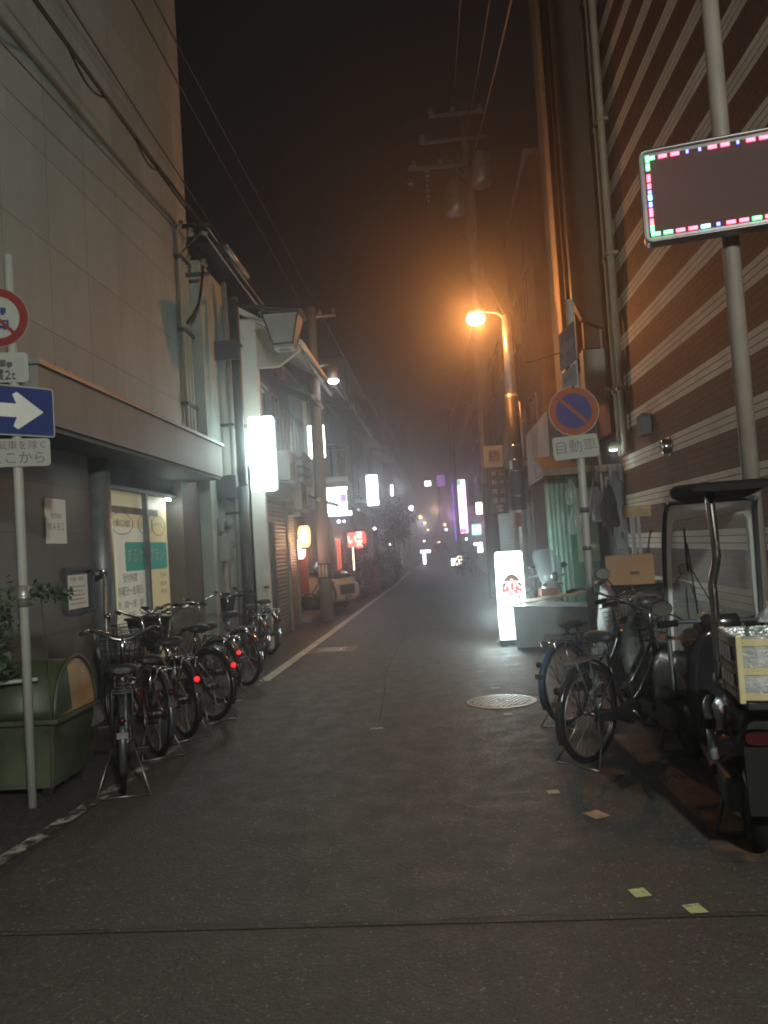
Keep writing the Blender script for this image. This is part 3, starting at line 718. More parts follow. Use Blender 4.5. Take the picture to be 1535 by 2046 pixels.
    if wind:
        bm = NB(); N_ = 10; fr_, bk = [], []
        for j, (z, w, x) in enumerate(((.90, .20, 1.0), (1.0, .245, .99), (1.15, .265, .95), (1.3, .25, .89), (1.38, .215, .85), (1.42, .15, .83))):
            row = []
            for i in range(N_ + 1):
                u = -1 + 2 * i / N_; row.append(bm.verts.new((x - .09 * u * u, w * u, z)))
            fr_.append(row)
        for a, b in zip(fr_, fr_[1:]):
            for i in range(N_): f = bm.faces.new((a[i], a[i + 1], b[i + 1], b[i])); f.smooth = True
        bmesh.ops.solidify(bm, geom=bm.faces[:], thickness=.004)
        obj('windshield', bm, M['shield'], t, False)
    return t
# the scooter behind the tub, with a clear shield
s = make_scooter('scooter with a clear windshield standing behind the grey tub', 'paintsil', wind=True, mirror_h=.12)
s.location = (1.20, 13.35, 0); s.rotation_euler = (0, 0, R_(-58)); s.scale = (.96,) * 3
# silver and black scooter between the bicycles and the roofed one
s2 = make_scooter('silver and black scooter squeezed between the bicycles and the roofed scooter', 'paintsil', mirror_h=.20)
s2.location = (1.62, 5.72, 0); s2.rotation_euler = (0, 0, R_(92))
# the roofed delivery scooter
s3 = make_scooter('black roofed delivery scooter with a large curved windshield, nearest on the right', 'paintblk', mirror_h=.05, seat_z=.80)
s3.location = (1.43, 4.10, 0); s3.rotation_euler = (0, 0, R_(78))
bm = NB()
left = smooth_pts([(1.12, .27, .55), (1.22, .275, .95), (1.15, .27, 1.35), (1.02, .255, 1.62), (.86, .235, 1.70)], 5)
right = [Vector((p.x, -p.y, p.z)) for p in left]
tube(bm, left, .016, 8); tube(bm, right, .016, 8)
tube(bm, [left[-1], right[-1]], .014, 8)
fr3 = obj('roof_frame', bm, M['steel_d'], s3, False)
bm = NB(); rows = []
for k in range(0, len(left), 2):
    L = left[k]; row = []
    for i in range(9):
        u = -1 + 2 * i / 8; row.append(bm.verts.new((L.x + .07 * (1 - u * u), .262 * u, L.z)))
    rows.append(row)
for a, b in zip(rows, rows[1:]):
    for i in range(8): f = bm.faces.new((a[i], a[i + 1], b[i + 1], b[i])); f.smooth = True
bmesh.ops.solidify(bm, geom=bm.faces[:], thickness=.004)
obj('windshield', bm, M['clear'], s3, False)
bm = NB(); rg = []
for x, z, w in ((.84, 1.70, .15), (.74, 1.725, .225), (.5, 1.75, .25), (.2, 1.76, .25), (-.15, 1.745, .235), (-.3, 1.72, .20)): rg.append(sring((x, 0, z), w, .013, YA, ZA, 18, 3.5))
loft(bm, rg); obj('roof', bm, M['rubber'], s3, False)
bm = NB(); tube(bm, smooth_pts([(-.10, .11, 1.73), (-.12, .10, 1.45), (-.10, .10, 1.38), (-.06, .12, 1.28), (-.06, .12, 1.2), (-.06, .12, .80)], 3), .021, 10); obj('roof_strut', bm, M['chrome'], s3, False)
bm = NB(); tube(bm, [(1.10, .10, 1.02), (1.13, .13, 1.45)], .005, 5); tube(bm, [(1.135, .13, 1.32), (1.10, -.02, 1.0)], .004, 5); tube(bm, [(1.14, .135, 1.28), (1.15, .14, 1.55)], .007, 5); obj('wiper', bm, M['blackp'], s3, False)
bm = NB(); tube(bm, smooth_pts([(-.06, .17, .73), (-.10, .19, .70), (-.12, .185, .64)], 3), .022, 10); tube(bm, [(-.12, .185, .60), (-.13, .18, .46)], [.018, .022], 10); obj('grab_handle', bm, M['paintsil'], s3, False)
bm = NB(); tube(bm, [(-.12, .185, .645), (-.12, .185, .60)], .026, 10); obj('handle_band', bm, M['rubber'], s3, False)
# wrapped delivery crate on its rack
dc = thing('delivery_crate', 'foil lined delivery crate bound with yellow tape on the roofed scooter', 'crate', (1.395, 3.60, .825), R_(-8))
def dobj(n, bm, m): return obj(n, bm, m, dc, False)
bm = NB(); rg = [sring((0, 0, z), w, d, XA, YA, 24, 9) for z, w, d in ((0, .17, .155), (.02, .19, .17), (.27, .205, .185), (.272, .195, .175), (.05, .18, .16))]; loft(bm, rg, True, False)
for v in bm.verts: v.co += Vector((random.uniform(-.004, .004), random.uniform(-.004, .004), random.uniform(-.002, .002)))
dobj('liner', bm, M['foil'])
bm = NB()
for z, w, d in ((.232, .2075, .1875), (.115, .2005, .1805), (.012, .1935, .1735)):
    rg = [sring((0, 0, z + q), w + .003 + q * .05, d + .003 + q * .05, XA, YA, 24, 9) for q in (0, .03)]; loft(bm, rg, False, False)
for (x, y) in ((-.185, -.168), (.185, -.168), (-.185, .168), (.185, .168)): box(bm, x - (.012 if x < 0 else .024), x + (.012 if x < 0 else .024), y - .014, y + .014, .0, .276, .005)
dobj('tape', bm, M['strap'])
bm = NB()
for i in range(4):
    x = -.19; y = -.11 + i * .062; box(bm, -.2085, -.2045, y, y + .045, .16, .225); box(bm, -.2035, -.1995, y, y + .045, .055, .11)
dobj('bubble_wrap', bm, M['paper'])
bm = NB(); box(bm, -.16, .16, -.14, .14, -.035, -.002, .005); dobj('tray', bm, M['blackp'])
bm = NB(); rg = [sring((.02, .03, .26 + h), r1, r1 * .8, XA, YA, 12, 2) for h, r1 in ((0, .09), (.03, .07), (.06, .03), (.08, .035))]; loft(bm, rg)
for v in bm.verts: v.co += Vector((random.uniform(-.012, .012), random.uniform(-.012, .012), random.uniform(-.008, .008)))
o = obj('plastic_bag', bm, M['bag']); o.location = (1.40, 3.62, .87); tag(o, 'crumpled clear plastic bag sticking out of the foil lined crate', 'plastic bag')
# ================================================================== BUILDINGS
def bx(x0, x1, y0, y1, z0, z1, bev=0):
    bm = NB(); box(bm, min(x0, x1), max(x0, x1), y0, y1, z0, z1, bev); return bm
def window(root, X, s, y0, y1, z0, z1, lit=None, bars=1, curtain=False):
    bm = NB(); f = .045; a, b = X + s * .005, X + s * .05
    for (p0, p1, q0, q1) in ((y0, y1, z0, z0 + f), (y0, y1, z1 - f, z1), (y0, y0 + f, z0 + f, z1 - f), (y1 - f, y1, z0 + f, z1 - f)): box(bm, min(a, b), max(a, b), p0, p1, q0, q1)
    for i in range(bars):
        yy = y0 + (y1 - y0) * (i + 1) / (bars + 1); box(bm, min(a, b) + .002, max(a, b) - .004, yy - .02, yy + .02, z0 + f, z1 - f)
    w = obj('window', bm, M['frame_alu'], root)
    obj('pane', bx(X + s * .012, X + s * .02, y0 + f, y1 - f, z0 + f, z1 - f), lit or M['glass_d'], w)
    obj('sill', bx(X, X + s * .09, y0 - .03, y1 + .03, z0 - .05, z0 - .002), M['frame_alu'], w)
    if curtain: obj('curtain', bx(X + s * .021, X + s * .024, y0 + f, (y0 + y1) / 2 - .03, z0 + f, z1 - f), M['curt_in'], w)
    return w
def shutter(root, X, s, y0, y1, z1, m='shutter'):
    sh = obj('shutter', bx(X, X + s * .03, y0, y1, .02, z1), M[m], root)
    obj('shutter_box', bx(X, X + s * .16, y0 - .04, y1 + .04, z1 + .002, z1 + .32, .01), M['steel_g'], root)
    for y in (y0 - .04, y1 + .003): obj('rail', bx(X, X + s * .06, y, y + .037, 0, z1), M['steel_g'], root)
def ac_unit(root_label, X, s, y, z, group='outdoor air conditioner units'):
    t = thing('air_conditioner', root_label, 'air conditioner', (X + s * .2, y, z), 0, group)
    obj('casing', bx(X + s * .04, X + s * .34, y - .38, y + .38, z, z + .56, .015), M['pipe_grey'], t)
    bm = NB()
    for r in (.05, .1, .15, .2): torus(bm, (X + s * .345, y - .1, z + .28), r, .004, YA, ZA, 24, 4)
    obj('fan_grille', bm, M['blackp'], t)
    bm = NB()
    for dy in (-.25, .25): box(bm, min(X, X + s * .38), max(X, X + s * .38), y + dy - .02, y + dy + .02, z - .05, z - .002)
    obj('bracket', bm, M['steel_g'], t)
def eave(root, X, s, y0, y1, z, out=.55, rise=.28, m='roof', th=.05):
    bm = NB(); prism(bm, [(0, 0), (s * out, -rise), (s * out, -rise + th), (0, th)], (X, y0 - .05, z), XA, ZA, YA, y1 - y0 + .1); e = obj('eave', bm, M[m], root)
    bm = NB(); tube(bm, [(X + s * (out + .04), y0, z - rise), (X + s * (out + .04), y1, z - rise)], .045, 8); obj('gutter', bm, M['galv'], e)
def balcony(root, X, s, y0, y1, z, out=.7, rail='steel_g'):
    b = obj('balcony', bx(X, X + s * out, y0, y1, z, z + .12), M['plaster_g'], root); bm = NB()
    for i in range(int((y1 - y0) / .12) + 1): tube(bm, [(X + s * (out - .04), y0 + .03 + i * .12, z + .12), (X + s * (out - .04), y0 + .03 + i * .12, z + 1.0)], .012, 5)
    tube(bm, [(X, y0 + .03, z + 1), (X + s * (out - .04), y0 + .03, z + 1), (X + s * (out - .04), y1 - .03, z + 1), (X, y1 - .03, z + 1)], .022, 6); obj('railing', bm, M[rail], b)
def house(label, cat, X, s, y0, y1, H, wall, name='building', depth=6):
    t = thing(name, label, cat, (X - s * depth / 2, (y0 + y1) / 2, 0))
    obj('wall', bx(X - s * depth, X, y0 + .004, y1 - .004, 0, H), M[wall], t); return t

# ---- L1: panel clad building with the care office window
t = thing('panel_clad_building', 'tall building clad in pale concrete panels above a dark tiled ground floor', 'building', (-5, 8, 0))
obj('upper_wall', bx(-9, -3.45, 1.5, 11.5, 3.12, 14), M['panel'], t)
obj('corner_wall', bx(-9, -3.452, 11.5, 12.0, 3.12, 14), M['tile_strip'], t)
obj('canopy_ledge', bx(-3.6, -3.0, 6.16, 11.62, 2.68, 3.12), M['ledge'], t)
obj('ledge_cap', bx(-3.47, -2.97, 6.13, 11.65, 3.122, 3.16), M['steel_g'], t)
obj('soffit', bx(-4.3, -3.03, 6.3, 11.6, 2.64, 2.678), M['soffit'], t)
obj('lower_wall', bx(-9, -3.47, 1.5, 8.10, 0, 3.12), M['darktile'], t)
obj('plinth', bx(-9, -3.41, 1.5, 8.12, 0, .16), M['concrete'], t)
bm = NB(); lathe(bm, [(.12, 0), (.12, 2.64)], (-3.50, 8.42, 0), 24); obj('column', bm, M['steel_g'], t)
obj('back_wall', bx(-9, -4.05, 8.10, 12.0, 0, 3.12), M['plaster_g'], t)
obj('step', bx(-4.05, -3.42, 8.12, 12.0, 0, .14), M['concrete'], t)
obj('end_pillar', bx(-4.04, -3.47, 11.16, 11.98, .14, 3.12), M['darktile'], t)
obj('lintel', bx(-3.9, -3.60, 8.14, 11.15, 2.42, 2.64), M['plaster_d'], t)
# the window with printed film, curved at its far end
bm = NB(); pts = [(-3.62, 8.60), (-3.62, 10.7)] + [(-3.74 + .12 * math.cos(a), 10.7 + .44 * math.sin(a)) for a in [PI / 2 * k / 6 for k in range(1, 7)]]
for (a, b) in zip(pts, pts[1:]): bm.faces.new([bm.verts.new((a[0], a[1], .30)), bm.verts.new((b[0], b[1], .30)), bm.verts.new((b[0], b[1], 2.38)), bm.verts.new((a[0], a[1], 2.38))])
for k_, c_, s_ in (('film', (.72, .62, .36), .16), ('film_w', (.74, .74, .62), .17), ('teal', (.05, .42, .36), .08)):
    b_ = M[k_].node_tree.nodes['Principled BSDF']; b_.inputs['Emission Color'].default_value = c4(c_); b_.inputs['Emission Strength'].default_value = s_   # glow put into the film colours for assumed light from inside the office
fw = obj('printed_window', bm, M['film'], t, recalc=False)
obj('film_strip', bx(-3.619, -3.612, 9.08, 10.02, .34, 1.95), M['film_w'], fw)
obj('film_band', bx(-3.619, -3.614, 8.66, 10.55, 2.12, 2.2), M['ink_g'], fw)
bm = NB(); prism(bm, rrect(1.46, .34, .04), (-3.611, 10.08, 1.615), YA, ZA, (1, 0, 0), .004); obj('teal_panel', bm, M['teal'], fw)
text('lettering', 'まるケアプラン', .19, (-3.604, 10.03, 1.615), YA, ZA, M['white_print'], fw, xs=.98)
for (yc, s_) in ((9.28, '介護のご相談'), (10.05, '介護支援'), (10.52, 'ケアプラン')):
    bm = NB(); tube(bm, arc((-3.606, yc, 2.0), 1, 0, 360, 36, (0, .345 if yc < 10 else .25, 0), (0, 0, .125))[:-1], .0035, 4, closed=True); obj('ellipse_outline', bm, M['ink_g'], fw)
    text('lettering', s_, .088 if yc < 10 else .07, (-3.606, yc, 2.0), YA, ZA, M['ink_g'], fw)
for s_, z, sz in (('受付時間', 1.36, .115), ('月曜日～金曜日', 1.21, .115), ('9：00～18：00', 1.06, .12), ('（平日）', .92, .10)):
    text('lettering', s_, sz, (-3.604, 9.46, z), YA, ZA, M['ink_g'], fw)
for z, s_ in ((1.36, 'TEL 06-'), (1.25, '0120-00'), (1.15, 'FAX 06-')): text('lettering', s_, .07, (-3.604, 10.62, z), YA, ZA, M['ink_g'], fw)
for y in (8.58, 9.94): obj('mullion', bx(-3.60, -3.54, y, y + .055, .14, 2.42), M['frame_alu'], t)
obj('window_sill', bx(-3.7, -3.52, 8.56, 10.7, .22, .30), M['frame_alu'], t)
obj('head_frame', bx(-3.7, -3.53, 8.56, 11.1, 2.375, 2.419), M['steel_d'], t)
dl = obj('downlight', bx(-3.59, -3.55, 10.80, 10.92, 2.34, 2.372), M['e_far'], t)
lamp('downlight_beam', (-3.46, 10.86, 2.28), 4, (.85, 1, .95), .03, t)
# notices
M['notice_paper'] = mat('notice_paper', (.85, .84, .80), .8, var=.03, scale=3, spec=.1)
def notice(label, X, y0, y1, z0, z1, lines):
    o = thing('notice', label, 'paper notice', (X, (y0 + y1) / 2, z0))
    obj('sheet', bx(X, X + .004, y0, y1, z0, z1), M['notice_paper'], o)
    for s_, sz, zz in lines: text('lettering', s_, sz, (X + .006, (y0 + y1) / 2, zz), YA, ZA, M['ink_g'], o)
notice('tall white paper notice on the dark tiles above the niche', -3.466, 7.13, 7.54, 1.76, 2.17, [('株式会社', .055, 2.01), ('ＮＡＢＩ', .085, 1.91)])
nb = thing('notice_niche', 'metal framed niche with a typed sheet beside the round column', 'notice board', (-3.46, 7.75, 1.1))
bm = NB()
for a in ((7.42, 8.04, 1.10, 1.13), (7.42, 8.04, 1.50, 1.53), (7.42, 7.45, 1.13, 1.5), (8.01, 8.04, 1.13, 1.5)): box(bm, -3.468, -3.43, *a)
obj('frame', bm, M['steel_d'], nb)
obj('sheet', bx(-3.462, -3.456, 7.48, 7.93, 1.14, 1.46), M['notice_paper'], nb)
text('lettering', '貸店舗・事務所', .045, (-3.454, 7.70, 1.42), YA, ZA, M['ink_g'], nb)
bm = NB()
for k in range(5): box(bm, -3.455, -3.454, 7.53, 7.88 - .05 * (k % 2), 1.345 - k * .04, 1.352 - k * .04)
obj('small_print', bm, M['ink_g'], nb)
sp = thing('standpipe', 'thin metal standpipe with a brass elbow between the niche and the printed window', 'pipe', (-3.38, 8.12, 0))
bm = NB(); tube(bm, [(-3.38, 8.16, 0), (-3.38, 8.16, 1.46)], .014, 8); obj('pipe', bm, M['galv'], sp)
bm = NB(); tube(bm, [(-3.38, 8.0, 1.47), (-3.38, 8.20, 1.47)], .026, 8); ball(bm, (-3.36, 8.16, 1.02), .03); obj('elbow', bm, M['chrome'], sp)
# conduits on the corner
cd = thing('conduit_bundle', 'three pale cable conduits clamped up the far corner of the panel clad wall', 'conduit', (-3.4, 11.55, 3.2))
for i, y in enumerate((11.38, 11.52, 11.66)):
    bm = NB(); tube(bm, [(-3.40, y, 3.18), (-3.40, y, 6.2 - i * .2), (-3.34, y, 6.35 - i * .2)], .034, 8); obj('conduit', bm, M['pipe_beige'], cd)
for z in (3.7, 4.75, 5.8): obj('clamp', bx(-3.45, -3.345, 11.28, 11.78, z, z + .045), M['steel_d'], cd)
ib = thing('cable_bracket', 'iron bracket with porcelain insulators high on the corner of the panel clad wall', 'insulator bracket', (-3.3, 11.6, 5.6))
bm = NB(); box(bm, -3.45, -2.98, 11.45, 11.50, 6.28, 6.33); box(bm, -3.45, -3.05, 11.6, 11.65, 5.62, 5.67); tube(bm, [(-3.44, 11.5, 5.9), (-3.02, 11.5, 6.28)], .014, 6); obj('arm', bm, M['steel_d'], ib)
for p in ((-3.25, 11.48, 6.15), (-3.05, 11.48, 6.15), (-3.12, 11.63, 5.74)):
    bm = NB(); lathe(bm, [(.02, 0), (.055, .02), (.055, .05), (.03, .07), (.05, .10), (.02, .13)], p, 12); obj('insulator', bm, M['insul'], ib)
bm = NB(); tube(bm, smooth_pts([(-3.12, 11.6, 5.75), (-3.2, 11.55, 5.2), (-3.38, 11.5, 4.9)], 5), .02, 6); obj('drop_cable', bm, M['blackp'], ib)

# ---- L2: plain plaster infill with pipes and meters
t = thing('plaster_building', 'narrow grey green plaster building behind drainpipes and a meter box', 'building', (-5, 12.7, 0))
obj('wall', bx(-9, -3.30, 12.004, 13.36, 0, 6.0), M['plaster'], t)
eave(t, -3.30, 1, 12.0, 13.36, 6.2, .4, .05, 'steel_d')
bm = NB(); box(bm, -3.30, -3.02, 12.35, 13.3, 2.44, 2.78); obj('shop_hood', bm, M['steel_d'], t)
mt = thing('meter_box', 'grey electricity meter over a pale meter cabinet on the plaster wall', 'meter', (-3.25, 12.5, 1.5))
obj('cabinet', bx(-3.30, -3.14, 12.25, 12.62, 1.47, 1.86, .02), M['pipe_grey'], mt)
bm = NB(); box(bm, -3.30, -3.2, 12.28, 12.58, 1.92, 2.12, .01); lathe(bm, [(.07, 0), (.075, .06), (.04, .1)], (-3.2, 12.43, 2.02), 16, XA); obj('meter', bm, M['steel_g'], mt)
bm = NB(); tube(bm, smooth_pts([(-3.13, 12.4, 1.78), (-3.08, 12.45, 1.72), (-3.13, 12.5, 1.68)], 3), .012, 6); obj('hose', bm, M['pipe_grey'], mt)
for i, (x, y, r, zt, lb) in enumerate(((-3.14, 12.85, .042, 5.9, 'slim pale drainpipe left of the dark lamp post'), (-3.02, 13.02, .06, 5.7, 'thick pale drainpipe right behind the dark lamp post'))):
    dp = thing('drainpipe', lb, 'drainpipe', (x, y, 0)); bm = NB(); tube(bm, [(x, y, 0), (x, y, zt)], r, 12); obj('pipe', bm, M['pipe_grey'], dp)
    for z in (.9, 2.2, 3.6, 4.9): obj('clamp', bx(x - .16, x + r + .012, y - r - .015, y + r + .015, z, z + .04), M['steel_d'], dp)

# ---- L3: white gabled shutter building
t = thing('shutter_building', 'two storey shop with white gable, dark upper floor and grey steel shutter', 'building', (-5, 14.9, 0))
obj('lower_wall', bx(-9, -3.0, 13.37, 16.42, 0, 3.0), M['plaster_g'], t)
obj('upper_wall', bx(-9, -3.0, 13.52, 16.42, 3.0, 5.05), M['plaster_d'], t)
obj('gable_wall', bx(-9, -2.78, 13.37, 13.52, 0.0, 5.45), M['plaster_w'], t)
bm = NB(); prism(bm, [(0, 0), (1.05, -.62), (1.05, -.54), (0, .10)], (-3.05, 13.30, 5.55), XA, ZA, YA, 3.2); e = obj('eave', bm, M['plaster_w'], t)
bm = NB(); prism(bm, [(0, 0), (.72, -.43), (.72, -.50), (.35, -.75), (0, -.75)], (-2.78, 13.37, 5.37), XA, ZA, YA, .12); obj('gable_trim', bm, M['plaster_c'], t)
shutter(t, -3.0, 1, 13.75, 16.2, 2.55)
window(t, -3.0, 1, 14.0, 15.0, 3.5, 4.6); window(t, -3.0, 1, 15.3, 16.1, 3.5, 4.6)
obj('low_pier', bx(-3.0, -2.72, 13.53, 13.74, 0, 2.06), M['steel_d'], t)
bm = NB(); tube(bm, [(-2.1, 13.4, 4.98), (-2.1, 16.4, 4.93)], .04, 8); obj('gutter', bm, M['galv'], e)
ac_unit('air conditioner unit under the upper window past the big blank lit sign', -3.0, 1, 15.6, 2.9)
# ---- L4
t = house('narrow brown house with a beige shutter and slatted balcony', 'house', -3.05, 1, 16.43, 17.75, 5.2, 'plaster_b', 'narrow_house')
shutter(t, -3.05, 1, 16.62, 17.5, 2.3, 'shutter2'); eave(t, -3.05, 1, 16.43, 17.75, 5.0, .7, .35)
window(t, -3.05, 1, 16.7, 17.5, 3.5, 4.5, M['curt_in'])
bm = NB()
for k in range(4): box(bm, -3.04, -2.62, 16.5, 17.7, 2.95 + k * .17, 3.06 + k * .17)
obj('slat_screen', bm, M['corr'], t)
ac_unit('air conditioner unit above the beige shutter', -3.05, 1, 17.1, 2.42)
# ---- L5 lantern bar
t = thing('lantern_bar', 'old wooden bar with dark eaves, lit paper lantern and red entrance', 'building', (-5, 19, 0))
obj('wall', bx(-9, -3.5, 17.76, 20.3, 0, 2.6), M['plaster_b'], t); obj('upper_wall', bx(-9, -3.15, 17.76, 20.3, 2.6, 5.6), M['plaster_g'], t)
obj('side_wall', bx(-3.49, -3.05, 17.76, 17.9, 0, 2.6), M['plaster_b'], t)
obj('step', bx(-3.49, -2.85, 17.92, 20.2, 0, .10), M['concrete'], t)
bm = NB(); box(bm, -3.48, -3.40, 18.1, 18.9, .1, 2.1); obj('door', bm, M['wood_d'], t)
obj('red_panel', bx(-3.10, -2.86, 17.93, 18.0, .62, 2.2), M['sign_redf'], t)
eave(t, -3.15, 1, 17.76, 20.3, 2.9, .6, .25); eave(t, -3.15, 1, 17.76, 20.3, 5.7, .7, .3)
window(t, -3.15, 1, 18.1, 19.0, 3.5, 4.7, M['curt_in']); window(t, -3.15, 1, 19.3, 20.1, 3.5, 4.7)
def lantern(label, c, r, h, m, cap='blackp', txt=None, tm='ink'):
    o = thing('paper_lantern', label, 'lantern', (c[0], c[1], c[2] - h / 2)); bm = NB(); pr = []
    n_ = 14
    for i in range(n_ + 1):
        z = -h / 2 + h * i / n_; k = 1 - abs(2 * i / n_ - 1) ** 4 * .42
        pr += [(r * k, z)] + ([(r * k * .985, z + h / n_ * .5)] if i < n_ else [])
    lathe(bm, pr, c, 24); obj('paper', bm, M[m], o)
    bm = NB(); lathe(bm, [(r * .55, h / 2), (r * .6, h / 2 + .03), (r * .5, h / 2 + .04)], c, 20); lathe(bm, [(r * .5, -h / 2 - .035), (r * .6, -h / 2 - .02), (r * .55, -h / 2)], c, 20); tube(bm, [(c[0], c[1], c[2] + h / 2 + .03), (c[0], c[1], c[2] + h / 2 + .16)], .006, 5); obj('cap', bm, M[cap], o)
    if txt:
        for i, ch in enumerate(txt): text('lettering', ch, h / len(txt) * .75, (c[0], c[1] - r - .008, c[2] + h * .5 - h * (i + .5) / len(txt)), XA, ZA, M[tm], o)
    return o
lantern('glowing orange paper lantern hanging highest at the bar entrance', (-2.80, 17.3, 1.86), .135, .46, 'e_lantern')
lamp('lantern_or_fill_glow', (-2.80, 17.12, 1.86), 9, (1, .6, .3), .1)
lantern('white hot paper lantern hanging lower behind the orange one', (-2.97, 17.72, 1.60), .11, .42, 'e_lantw')
lamp('lantern_or_fill_glow', (-2.72, 17.6, 1.45), 7, (1, .45, .3), .1)
lamp('lantern_or_fill_glow', (-2.35, 19.3, 1.8), 20, (1, .62, .42), .1)  # added fill lamp to brighten the parked car; no lantern hangs here
# arm carrying the lanterns
o = thing('lantern_bracket', 'thin iron bracket carrying the two lanterns on the brown house', 'bracket', (-2.9, 17.3, 2.2)); bm = NB(); tube(bm, [(-3.05, 17.3, 2.26), (-2.74, 17.3, 2.26)], .01, 6); tube(bm, [(-3.05, 17.72, 1.98), (-2.92, 17.72, 1.98)], .01, 6); obj('rod', bm, M['steel_d'], o)
# ---- L6 garage with car
t = thing('garage_house', 'dark house with an open car port below a yellowish upper wall', 'house', (-6, 22, 0))
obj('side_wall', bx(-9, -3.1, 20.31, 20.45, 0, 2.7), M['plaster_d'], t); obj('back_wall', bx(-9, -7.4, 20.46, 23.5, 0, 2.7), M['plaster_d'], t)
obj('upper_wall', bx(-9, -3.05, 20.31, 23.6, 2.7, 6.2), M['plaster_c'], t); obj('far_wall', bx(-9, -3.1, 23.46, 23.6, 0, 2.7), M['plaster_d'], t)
eave(t, -3.05, 1, 20.31, 23.6, 6.1, .6, .25); window(t, -3.05, 1, 20.9, 22.0, 3.9, 5.2, M['curt_in']); balcony(t, -3.05, 1, 22.2, 23.5, 3.4, .75, 'galv')
eave(t, -3.05, 1, 20.31, 23.6, 2.85, .45, .15, 'steel_d')
# car, nose to the street
ct = thing('parked_car', 'beige car with its nose sticking out of the car port behind the utility pole', 'car', (-3.9, 21.3, 0), R_(-24))
def cobj(n, bm, m, p=None): return obj(n, bm, m, p or ct, False)
bm = NB(); rg = []
for x, zb, zt, w in ((-1.7, .30, .95, .70), (-1.5, .22, 1.02, .76), (-.4, .20, 1.0, .78), (.6, .20, .98, .78), (1.2, .20, .93, .78), (1.55, .22, .86, .75), (1.68, .26, .78, .69), (1.72, .32, .68, .60)):
    zc = (zb + zt) / 2; rg.append(sring((x, 0, zc), w, (zt - zb) / 2, YA, ZA, 20, 4))
loft(bm, rg); cobj('body', bm, mat('beige_car_paint', (.72, .60, .46), .3, 0, coat=.8, bmp=0, var=.05))
bm = NB(); rg = []
for x, z, w in ((-1.6, .98, .66), (-1.3, 1.42, .58), (-.2, 1.48, .58), (.35, 1.40, .58), (1.0, .95, .68)): rg.append([(x, -w, z), (x, w, z), (x, w * 1.04, .9), (x, -w * 1.04, .9)])
loft(bm, rg, True, False); cobj('cabin_glass', bm, M['glass_d'])
bm = NB(); rg = []
for x, z, w, h in ((.3, 1.0, .60, .03), (.7, 1.0, .66, .07), (1.2, .96, .66, .08), (1.5, .90, .60, .06), (1.62, .85, .5, .03)): rg.append(sring((x, 0, z), w, h, YA, ZA, 18, 2.6))
loft(bm, rg); cobj('bonnet', bm, M['paintblk'])
bm = NB()
box(bm, 1.66, 1.735, -.34, .34, .42, .66, .01); g_ = cobj('grille', bm, M['blackp'])
bm = NB()
for k in range(5): box(bm, 1.735, 1.75, -.33, .33, .44 + k * .045, .455 + k * .045)
cobj('grille_bar', bm, M['chrome'], g_)
for s in (-1, 1):
    bm = NB(); ball(bm, (1.62, s * .58, .70), .13, .6, 1.1, .65); cobj('headlight', bm, M['chrome'])
    bm = NB(); ball(bm, (.75, s * .86, 1.02), .09, .6, 1, .8); cobj('wing_mirror', bm, M['blackp'])
    for x in (-1.1, 1.1):
        bm = NB(); torus(bm, (x, s * .70, .29), .21, .085, XA, ZA, 28, 10); w = cobj('wheel', bm, M['rubber']); bm = NB(); lathe(bm, [(.17, -.03), (.16, .03), (.03, .05)], (x, s * .74, .29), 16, (0, s, 0)); cobj('rim', bm, M['alu'], w)
bm = NB(); box(bm, 1.74, 1.752, -.165, .165, .28, .40); cobj('number_plate', bm, M['sign_white'])
# ---- L7 red lantern restaurant
t = thing('restaurant_building', 'dark old restaurant with tiled eaves behind red lanterns and planters', 'building', (-6, 26, 0))
obj('wall', bx(-9, -3.0, 23.61, 28.9, 0, 2.7), M['wood_d'], t); obj('upper_wall', bx(-9, -2.95, 23.61, 28.9, 2.7, 5.7), M['plaster_d'], t)
eave(t, -2.95, 1, 23.61, 28.9, 2.95, .7, .3); eave(t, -2.95, 1, 23.61, 28.9, 5.8, .8, .35)
for y in (24.2, 25.9, 27.4): window(t, -2.95, 1, y, y + 1.0, 3.4, 4.6)
window(t, -3.0, 1, 24.0, 25.2, .9, 1.9, M['e_redl']) ; obj('door', bx(-3.0, -2.95, 26.0, 26.9, .05, 2.05), M['wood_b'], t)
# ---- L8...
rowL = [
    ('square grey five storey block down the left side', -2.9, 29, 37, 8.2, 'plaster_g', 3, M['glass_d']),
    ('dark narrow four storey building with lit stair windows on the left', -2.75, 37.05, 44, 8.4, 'plaster_d', 3, M['glass_d']),
    ('dark low house before the tall pale block on the left', -2.7, 44.05, 53, 9.0, 'plaster_b', 2, M['glass_d']),
    ('tall pale block far down the left side', -2.5, 53.1, 68, 12.0, 'plaster_g', 4, M['glass_d']),
    ('farthest dark block at the end of the left row', -2.3, 68.1, 95, 11.5, 'plaster_d', 4, M['glass_d'])]
for lb, X, y0, y1, H, wm, fl, gm in rowL:
    t = house(lb, 'building', X, 1, y0, y1, H, wm, 'town_building')
    for f in range(1, fl):
        y = y0 + .8
        while y + 1.2 < y1: window(t, X, 1, y, y + 1.1, f * 2.7 + .9, f * 2.7 + 2.0, M['e_far'] if (lb.startswith('dark narrow') and random.random() < .0) else gm); y += 2.1
    obj('shopfront', bx(X, X + .06, y0 + .5, y1 - .5, .02, 2.4), M['shutter'], t)
    obj('parapet', bx(X - 6.05, X + .06, y0, y1, H + .002, H + .15), M['concrete'], t)
    if fl == 3: balcony(t, X, 1, y0 + 1, y1 - 1, 3.2); balcony(t, X, 1, y0 + 1, y1 - 1, 5.9)

